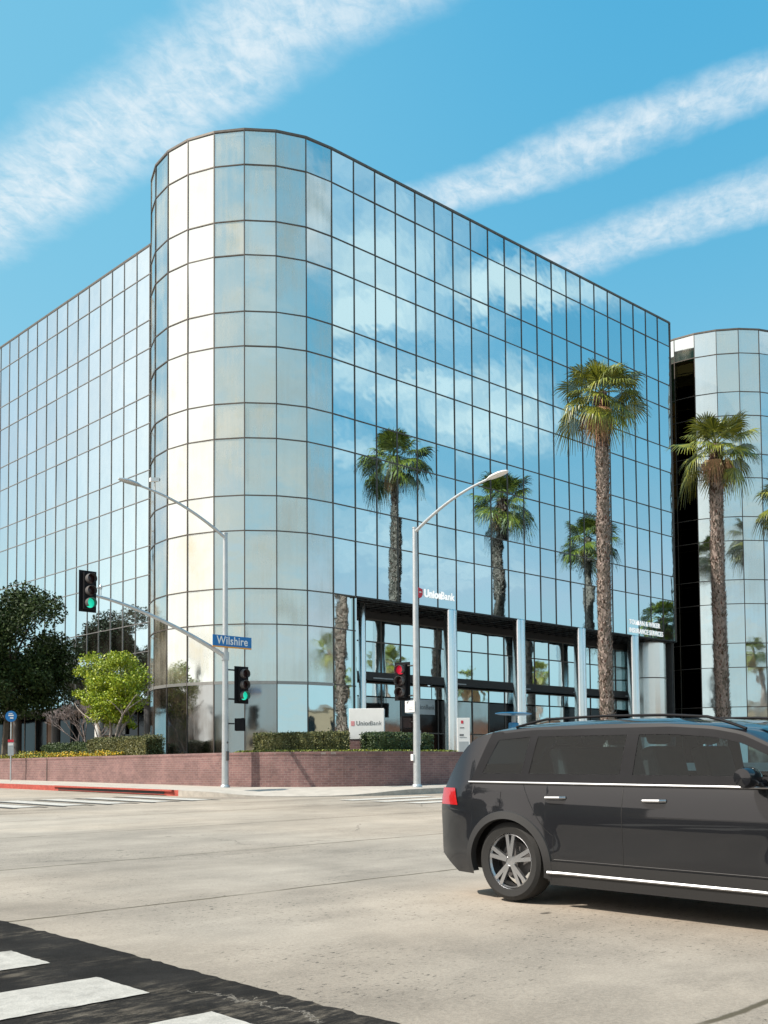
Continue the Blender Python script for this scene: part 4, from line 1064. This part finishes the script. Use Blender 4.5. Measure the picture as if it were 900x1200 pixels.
for sgn in (1, -1):
    base = len(mb.v)
    for x in st:
        for y, z in profile(x): mb.v.append((x, sgn * y, z))
    C_ = NS + NT + 1
    for i in range(len(st) - 1):
        for j in range(C_ - 1):
            quad = [mb.v[base + a * C_ + b] for a in (i, i + 1) for b in (j, j + 1)]
            if all(in_dlo(v[0], v[2]) for v in quad) and j < NS: continue
            if j > NS and all(v[0] > 3.0 and v[0] < 3.74 and abs(v[1]) < .60 for v in quad): continue
            if j > NS and all(v[0] > .12 and v[0] < .38 and abs(v[1]) < .52 for v in quad): continue
            q = (base + i * C_ + j, base + (i + 1) * C_ + j, base + (i + 1) * C_ + j + 1, base + i * C_ + j + 1)
            mb.f.append(q if sgn < 0 else q[::-1]); mb.mi.append(0)
    for i, fl in ((0, 1), (len(st) - 1, 0)):
        loop = [base + i * C_ + j for j in range(C_)] + []
        a = len(mb.v); x, z = mb.v[loop[0]][0], mb.v[loop[0]][2]; mb.v.append((x, 0, z)); loop.append(a)
        mb.f.append(tuple(loop)); mb.mi.append(0)
body = cbuild(mb, 'body', M['carpaint'], smooth=True)
def patch(name, fb, ft, bb, bt, z0, z1, m, par=None, o=.006, nx=14, nz=8, both=True, top=None):
    par = par or body; res = []
    for sgn in ((1, -1) if both else (-1,)):
        mb = MB()
        for j in range(nz + 1):
            q = j / nz; z = z0 + (z1 - z0) * q; xa, xb = bb + (bt - bb) * q, fb + (ft - fb) * q
            for i in range(nx + 1):
                x = xa + (xb - xa) * i / nx; zz = z if top is None else z0 + (top(x) - z0) * q; mb.v.append((x, sgn * (W(x, zz) + o), zz))
        for j in range(nz):
            for i in range(nx):
                a = j * (nx + 1) + i; f = (a, a + 1, a + nx + 2, a + nx + 1); mb.f.append(f if sgn < 0 else f[::-1]); mb.mi.append(0)
        res.append(cbuild(mb, name, m, par, smooth=True))
    return res
wtop = lambda x: min(1.55, ztop(x) - .092)
patch('quarter_window', 1.02, 1.05, .45, .60, 1.112, 1.5, M['carglass'], o=.004, top=wtop)
patch('door_window', 2.02, 2.02, 1.02, 1.05, 1.112, 1.5, M['carglass'], o=.004, top=wtop)
patch('door_window', 3.46, 3.46, 2.02, 2.02, 1.112, 1.5, M['carglass'], o=.004, nx=30, top=lambda x: max(1.115, wtop(x)))
# black window surrounds and pillars
patch('window_surround', 3.46, 3.46, .44, .46, 1.085, 1.165, M['blackp'], o=.007, nx=60, nz=3)
for sgn in (1, -1):
    mb = MB(); n = 60
    for i in range(n + 1):
        x = .58 + (3.42 - .58) * i / n; zt_ = wtop(x) + .012
        for k in range(3):
            z = max(1.10, zt_ - .062 * k / 2); mb.v.append((x, sgn * (W(x, z) + .007), z))
    for i in range(n):
        for k in range(2):
            a = i * 3 + k; f = (a, a + 3, a + 4, a + 1); mb.f.append(f if sgn > 0 else f[::-1]); mb.mi.append(0)
    cbuild(mb, 'window_surround', M['blackp'], body, smooth=True)
patch('window_pillar', .535, .70, .44, .58, 1.10, 1.55, M['blackp'], o=.0072, nx=3)
patch('window_pillar', 1.065, 1.10, .985, 1.015, 1.10, 1.55, M['blackp'], o=.0072, nx=3, top=lambda x: wtop(x) - .02)
patch('window_pillar', 2.085, 2.085, 1.965, 1.975, 1.10, 1.55, M['blackp'], o=.0072, nx=3, top=lambda x: wtop(x) - .02)
def strip(name, pts, r, m, par=None, n=6):
    for sgn in (1, -1):
        mb = MB(); mb.tube([(x, sgn * (W(x, z) + o), z) for x, z, o in pts], r, n); cbuild(mb, name, m, par or body, smooth=True)
strip('belt_trim', [(.42 + (3.5 - .42) * i / 60, 1.082, .012) for i in range(61)], .010, M['silver'])
strip('sill_trim', [(1.30 + 1.98 * i / 16, .300, .012) for i in range(17)], .014, M['silver'])
for sgn in (1, -1):
    mb = MB(); pts = []
    for i in range(21):
        x = .80 + 2.15 * i / 20; q = min(1., i / 3, (20 - i) / 3); pts.append((x, sgn * (W(x, ztop(x) - .05) - .04), ztop(x) - .03 + .045 * q))
    mb.tube(pts, .012, 8); cbuild(mb, 'roof_rail', M['blackp'], car, smooth=True)
# sill cladding and wheel arch lips
patch('sill_cladding', XF - RA - .02, XF - RA - .03, XR + RA + .02, XR + RA + .03, .19, .40, M['cladding'], o=.010, nx=30)
for sgn in (1, -1):
    for xc in (XR, XF):
        mb = MB(); n = 36
        for k in range(n + 1):
            a = radians(-16 + 212 * k / n)
            for rr, oo in ((RA - .012, -.05), (RA - .010, .014), (RA + .055, .012), (RA + .062, .0)):
                x, z = xc + rr * cos(a), .36 + rr * sin(a); mb.v.append((x, sgn * (W(x, max(.2, z)) + oo), z))
        for k in range(n):
            for j in range(3):
                a = k * 4 + j; f = (a, a + 1, a + 5, a + 4); mb.f.append(f); mb.mi.append(0)
        cbuild(mb, 'wheel_arch_trim', M['cladding'], body, smooth=True)
# door seams and handles
for xs in ((2.02, [(2.02, .41 + .66 * i / 12) for i in range(13)]), (3.22, [(3.22 + .05 * sin(i / 3), .41 + .66 * i / 12) for i in range(13)]), (1.2, [(1.36 - .0 * i, .41 + .1 * i) for i in range(3)] + [(1.36 - .33 * (i / 8) ** .7, .62 + .45 * i / 8) for i in range(9)])):
    strip('door_seam', [(x, z, -.002) for x, z in xs[1]], .0045, M['black'], n=5)
strip('door_seam', [(1.36 + 1.86 * i / 16, .415, -.002) for i in range(17)], .0045, M['black'], n=5)
for xh in (1.28, 2.20):
    for sgn in (1, -1):
        mb = MB(); mb.tube([(xh, sgn * W(xh, .955), .955), (xh + .03, sgn * (W(xh, .955) + .035), .957), (xh + .17, sgn * (W(xh + .17, .96) + .035), .96), (xh + .2, sgn * W(xh + .2, .96), .96)], .014, 8); cbuild(mb, 'door_handle', M['silver'], body, smooth=True)
patch('tail_lamp', .30, .24, .015, .03, .86, 1.02, M['tail'], o=.007)
patch('side_marker', 3.36, 3.36, 3.24, 3.24, .715, .735, M['amber'], o=.010, nz=3)
patch('headlamp', 4.46, 4.40, 4.08, 4.14, .74, .86, M['lampglass'], o=.007)
patch('fuel_flap', .80, .80, .62, .62, .86, 1.0, M['carpaint'], o=.003, both=False)
for sgn in (1, -1):                                   # door mirrors
    mb = MB(); mb.lathe([(.0, -.11), (.07, -.10), (.10, -.03), (.10, .05), (.085, .09), (0, .10)], 14, (0, 0, 0), axis='y')
    mb.v = [(3.12 + v[0] * .75, sgn * (W(3.12, 1.12) + .15 + v[1]), 1.16 + v[2] * .8) for v in mb.v]; mb.tube([(3.16, sgn * (W(3.12, 1.10) - .02), 1.11), (3.14, sgn * (W(3.12, 1.1) + .1), 1.13)], .03, 8); cbuild(mb, 'door_mirror', M['carpaint'], car, smooth=True)
def top_patch(name, x0, x1, w0, w1, m):
    mb = MB(); nx, ny = 12, 12
    for i in range(nx + 1):
        x = x0 + (x1 - x0) * i / nx; w = w0 + (w1 - w0) * i / nx
        for j in range(ny + 1):
            q = -1 + 2 * j / ny; ww = W(x, ztop(x) - .055); mb.v.append((x, q * w, ztop(x) - .055 + .055 * (1 - abs(q * w / ww) ** 5) + .006))
    for i in range(nx):
        for j in range(ny):
            a = i * (ny + 1) + j; mb.f.append((a, a + ny + 1, a + ny + 2, a + 1)); mb.mi.append(0)
    cbuild(mb, name, m, body, smooth=True)
top_patch('windscreen', 2.98, 3.78, .58, .70, M['carglass']); top_patch('rear_window', .10, .40, .62, .54, M['carglass'])
mb = MB(); mb.box((.15, -.76, .26), (CL - .2, .76, .92)); cbuild(mb, 'underbody', M['black'])
for xs_, ys_ in ((1.25, -.38), (1.25, .38), (1.25, 0.), (2.15, -.38), (2.15, .38)):
    mb = MB(); mb.box((xs_, ys_ - .24, .80), (xs_ + .5, ys_ + .24, 1.0)); m4 = Matrix.Translation((xs_, ys_, .95)) @ Matrix.Rotation(radians(-14), 4, 'Y')
    mb.box((-.07, -.23, 0), (.06, .23, .46), None, m4); mb.box((-.05, -.13, .49), (.04, .13, .66), None, m4); cbuild(mb, 'seat', M['seat'], body, bevel=.03)
mb = MB(); mb.box((3.05, -.68, .80), (3.55, .68, 1.09)); cbuild(mb, 'dashboard', M['seat'], body, bevel=.04)
mb = MB(); mb.box((CL - .02, -.45, .42), (CL + .012, .45, .60)); cbuild(mb, 'grille', M['black'])
for xc in (XR, XF):
    for sgn in (1, -1):
        yc = sgn * .80
        mb = MB(); mb.lathe([(.235, -.10), (.295, -.112), (.328, -.09), (.338, -.04), (.338, .04), (.328, .09), (.295, .112), (.235, .10)], 40, (xc, yc, .338), axis='y'); w = cbuild(mb, 'wheel', M['tyre'], car, smooth=True)
        mb = MB(); o = sgn * .085
        mb.lathe([(.24, -.09), (.24, .09)], 40, (xc, yc, .338), axis='y'); mb.lathe([(.24, o), (.225, o * 1.08), (.215, o * .9)], 40, (xc, yc, .338), axis='y')
        mb.lathe([(.055, o * .95), (.05, o * 1.05), (0, o * 1.08)], 16, (xc, yc, .338), axis='y')
        for k in range(5):
            for dk in (-.16, .16):
                a = 2 * pi * k / 5 + dk * .5 + .3; b2_ = 2 * pi * k / 5 + dk + .3
                mb.bar((xc + .04 * cos(a), yc + o * .95, .338 + .04 * sin(a)), (xc + .225 * cos(b2_), yc + o * .93, .338 + .225 * sin(b2_)), .034, .03, (0, 1, 0))
        cbuild(mb, 'rim', M['rim'], w)
        mb = MB(); mb.lathe([(.16, o * .1), (0, o * .1)], 28, (xc, yc, .338), axis='y'); cbuild(mb, 'brake_disc', M['visor'], w)

# ------------------------------------------------------------------ the other sides of the two streets (seen in the mirror glass)
def low_building(name, label, x0, x1, y0, y1, h, m, face, n, storeys=1):
    t = thing(name, label, 'building', ((x0 + x1) / 2, (y0 + y1) / 2, 0))
    mb = MB(); mb.box((x0, y0, -.3), (x1, y1, h)); o = mb.build('walls', m, t, uv=lambda c: (c.x + c.y, c.z))
    mb = MB(); mb.box((x0 - .15, y0 - .15, h + .003), (x1 + .15, y1 + .15, h + .3)); mb.build('parapet', M['roof'], t)
    for s in range(storeys):
        for k in range(n):
            mb = MB(); q = (k + .5) / n; z0, z1 = 1.2 + 3.4 * s, 3.0 + 3.4 * s
            if face == '+x': y = y0 + (y1 - y0) * q; w = (y1 - y0) / n * .32; mb.box((x1 - .1, y - w, z0), (x1 + .03, y + w, z1))
            else: x = x0 + (x1 - x0) * q; w = (x1 - x0) / n * .32; mb.box((x - w, y1 - .1, z0), (x + w, y1 + .03, z1))
            mb.build('window', M['glass_door'], t)
    return t
low_building('brick_building', 'low warm brick building across the side street, mirrored in the tower base', -58, -36.5, 14, 44, 6.2, M['brick2'], '+x', 7)
low_building('stucco_building', 'low tan stucco building across the side street, mirrored in the tower base', -56, -37.5, -9, 9, 5.2, M['tan'], '+x', 4)
low_building('stucco_building', 'two storey tan building across the boulevard, mirrored in the arcade glass', 2, 34, -72, -47, 7.4, M['tan'], '+y', 7, 2)
low_building('brick_building', 'brick shop building across the boulevard, mirrored in the arcade glass', 40, 92, -74, -47.5, 6.2, M['brick2'], '+y', 9)
low_building('stucco_building', 'pale corner building behind the photographer, mirrored in the tower', -64, -40, -74, -50, 6., M['tan'], '+y', 5)
for i, (x, y, cz, r, n) in enumerate(((-33.6, 3.5, 5.2, 2.6, 7000), (-34.0, 17., 5.8, 3.0, 7000), (-33.2, 30., 5.4, 2.7, 6000), (-34., -14.5, 5.6, 3.2, 8000), (-14., -43., 5.0, 2.8, 6000), (6., -44, 4.8, 2.5, 6000))):
    big_tree('street_tree', 'round street tree on the opposite pavement, seen only mirrored in the glass', x, y, cz, (r, r, r * .8), n, 80 + i, M['leaf_street'], 'trees on the opposite pavements', .22, 34, .16)
ux, uy = -33.0, 9.5
t = thing('utility_pole', 'wooden utility pole with cross arms, mirrored in the tower base', 'utility pole', (ux, uy, 0))
mb = MB(); mb.tube([(ux, uy, 0), (ux, uy, 10.6)], [.16, .11], 10); mb.build('pole', M['bark_dark'], t)
for z in (10.2, 9.3):
    mb = MB(); mb.bar((ux - .2, uy - 1.2, z), (ux - .2, uy + 1.2, z), .10, .12, (0, 0, 1)); mb.build('cross_arm', M['bark_dark'], t)
mb = MB(); mb.lathe([(.0, 0), (.22, .02), (.22, .8), (0, .85)], 14, (ux - .35, uy, 7.8)); mb.build('transformer', M['sign_grey'], t)

# ------------------------------------------------------------------ sky, sun, camera
SUN_AZ = Vector((-.89, .45)).normalized(); SUN_EL = radians(48)
w = bpy.data.worlds.new('World'); S.world = w; w.use_nodes = True
nt = w.node_tree; g = N(nt)
bg = nt.nodes['Background']
sky = g.n('ShaderNodeTexSky', sky_type='NISHITA'); sky.sun_disc = False; sky.sun_elevation = SUN_EL; sky.sun_rotation = atan2(SUN_AZ.x, SUN_AZ.y)
sky.air_density = 1.0; sky.dust_density = .8; sky.ozone_density = 1.4
SKYT = (1.12, 1.50, 1.30)
sr = g.n('ShaderNodeSeparateColor'); g.put(sr.inputs[0], sky.outputs[0])
def curve(v, ref, gain, ex): return g.m('MULTIPLY', g.m('POWER', g.m('DIVIDE', v, ref), ex), gain)
REF = (1.08 / SKYT[0], 2.35 / SKYT[1], 3.62 / SKYT[2])
# the photograph's graded cyan sky: deeper red falloff, flatter green and blue
cc_ = g.n('ShaderNodeCombineColor')
g.put(cc_.inputs[0], g.m('MINIMUM', curve(sr.outputs[0], REF[0], .45, 1.6), 3.2)); g.put(cc_.inputs[1], g.m('MINIMUM', curve(sr.outputs[1], REF[1], 2.12, .45), 3.9)); g.put(cc_.inputs[2], curve(sr.outputs[2], REF[2], 3.5, .14))
tint = cc_.outputs[0]
d = g.n('ShaderNodeTexCoord').outputs['Generated']; dx, dy, dz = g.sep(d)
zz = g.m('MAXIMUM', dz, .02); px = g.m('DIVIDE', dx, zz); py = g.m('DIVIDE', dy, zz)
pv = g.comb(px, py)
warp = g.m('MULTIPLY', g.m('SUBTRACT', g.noise(pv, 5., 5., .6), .5), .12)
rip = g.noise(g.comb(g.m('ADD', g.m('MULTIPLY', px, 9.), g.m('MULTIPLY', py, 7.)), g.m('SUBTRACT', g.m('MULTIPLY', py, 26.), g.m('MULTIPLY', px, 16.))), 1., 6., .62, .8)
puff = g.noise(pv, 22., 8., .66, .4)
tex = g.m('ADD', g.m('MULTIPLY', g.ss(rip, .34, .70), .42), g.m('MULTIPLY', g.ss(puff, .32, .66), .58))
def streak(c, k, hw, y0, y1, soft=.3, amp=1.):
    t = g.m('DIVIDE', g.m('ADD', g.m('ADD', g.m('SUBTRACT', px, c), g.m('MULTIPLY', g.m('SUBTRACT', py, 1.), k)), warp), hw)
    e = g.ss(g.m('ABSOLUTE', t), .15, 1.05, 1., 0.)
    e = g.m('MULTIPLY', e, g.m('MULTIPLY', g.ss(py, y0 - soft * .5, y0 + soft * .5), g.ss(py, y1 - soft * .5, y1 + soft * .5, 1., 0.)))
    e = g.m('MULTIPLY', e, g.ss(dz, .0, .1))
    return g.m('MULTIPLY', g.m('POWER', e, .8), amp)
cl = streak(.862, .10, .132, .35, 3.2, .5, .84)
for a in ((1.385, .20, .090, .30, 1.55, .5, .80), (1.715, .17, .115, .30, 1.75, .5, .75)):
    cl = g.m('MAXIMUM', cl, streak(*a))
def bandr(ax, ay, bx_, by_, hw, amp):              # band through two points of the cloud plane, fading beyond its ends
    L = sqrt((bx_ - ax) ** 2 + (by_ - ay) ** 2); tx, ty = (bx_ - ax) / L, (by_ - ay) / L
    s = g.m('ADD', g.m('MULTIPLY', g.m('SUBTRACT', px, ax), tx), g.m('MULTIPLY', g.m('SUBTRACT', py, ay), ty))
    t = g.m('ADD', g.m('ADD', g.m('MULTIPLY', g.m('SUBTRACT', px, ax), -ty), g.m('MULTIPLY', g.m('SUBTRACT', py, ay), tx)), g.m('MULTIPLY', warp, 1.6))
    e = g.ss(g.m('ABSOLUTE', g.m('DIVIDE', t, hw)), .1, 1.05, 1., 0.)
    e = g.m('MULTIPLY', e, g.m('MULTIPLY', g.ss(s, -.25, .15), g.ss(s, L - .15, L + .3, 1., 0.)))
    return g.m('MULTIPLY', g.m('MULTIPLY', e, amp), g.ss(dz, .0, .1))
BANDS = ((1.0, -1.18, 1.75, -2.0, .34, 1.2), (1.62, -1.46, 1.80, -1.30, .17, 1.2), (1.75, -1.80, 2.5, -2.05, .32, 1.1), (1.55, -2.3, 2.3, -2.6, .26, .9), (.45, -1.5, .95, -1.75, .2, .9), (2.6, -3.0, 4.4, -4.0, .5, .6), (.0, -1.9, 1.2, -2.6, .35, .7), (-.7, -2.2, -1.6, -1.4, .5, .7))
cl = g.m('MULTIPLY', cl, g.m('ADD', .36, g.m('MULTIPLY', tex, .74)), clamp=True)
cr = None
for a in BANDS:
    e = bandr(*a); cr = e if cr is None else g.m('MAXIMUM', cr, e)
soft = g.ss(g.noise(pv, 2.4, 3.2, .52, .7), .30, .70, .16, 1.05)
cr = g.m('MULTIPLY', g.m('MULTIPLY', cr, soft, clamp=True), .9)
# thin bright veil of cirrus on the sun's side
hx = g.m('SQRT', g.m('ADD', g.m('MULTIPLY', dx, dx), g.m('MULTIPLY', dy, dy)))
az = g.m('DIVIDE', g.m('ADD', g.m('MULTIPLY', dx, -.92), g.m('MULTIPLY', dy, .39)), g.m('MAXIMUM', hx, .01))
az2 = g.m('DIVIDE', g.m('ADD', g.m('MULTIPLY', dx, -.80), g.m('MULTIPLY', dy, -.60)), g.m('MAXIMUM', hx, .01))
veil2 = g.m('MULTIPLY', g.m('MULTIPLY', g.ss(az2, .05, .75), g.ss(dz, .28, .55, 1., .25)), g.ss(g.noise(pv, 1.6, 4., .55, .6), (.3), .7, .30, .92))
veil = g.m('MULTIPLY', g.ss(az, .70, .93), g.ss(dz, .50, .95, 1., .2))
veil = g.m('MULTIPLY', veil, g.ss(puff, .2, .6, .80, 1.))
haze = g.m('ADD', g.ss(dz, .0, .22, .40, 0.), g.m('MULTIPLY', g.ss(az, -.60, -.10), .22))
c1 = g.mix(haze, tint, (1.75, 3.75, 4.5, 1))
c2 = g.mix(cl, c1, (4.0, 4.45, 4.7, 1))
c2 = g.mix(cr, c2, (5.6, 5.5, 5.3, 1))
c2 = g.mix(veil2, c2, (3.3, 3.5, 3.3, 1))
c3 = g.mix(veil, c2, (8.0, 7.3, 6.7, 1))
g.put(bg.inputs['Color'], c3); bg.inputs['Strength'].default_value = .125
sl = bpy.data.lights.new('sun', 'SUN'); sl.energy = 3.6; sl.angle = radians(.53); sl.color = (1., .915, .80)
so = bpy.data.objects.new('sun', sl); COL.objects.link(so)
sd = Vector((SUN_AZ.x * cos(SUN_EL), SUN_AZ.y * cos(SUN_EL), sin(SUN_EL))); so.rotation_euler = sd.to_track_quat('Z', 'Y').to_euler(); so.location = (-40, 10, 60)

cd = bpy.data.cameras.new('camera'); co = bpy.data.objects.new('camera', cd); COL.objects.link(co); S.camera = co
cd.sensor_fit = 'HORIZONTAL'; cd.sensor_width = 36.; cd.lens = F_PX / 900 * 36; cd.shift_y = (PCY - 600) / 900
cd.clip_start = .05; cd.clip_end = 2500
co.matrix_world = Matrix.Translation(CAM) @ Matrix.Rotation(-atan2(FX, FY), 4, 'Z') @ Matrix.Rotation(pi / 2 + PITCH, 4, 'X') @ Matrix.Rotation(ROLL, 4, 'Z')
vs = S.view_settings; S.display_settings.display_device = 'sRGB'; vs.view_transform = 'Standard'; vs.look = 'None'; vs.exposure = .72; vs.gamma = 1.; vs.use_curve_mapping = False
S.cycles.max_bounces = 10; S.cycles.glossy_bounces = 8; S.cycles.diffuse_bounces = 3; S.cycles.caustics_reflective = False; S.cycles.caustics_refractive = False
S.cycles.sample_clamp_indirect = 6.
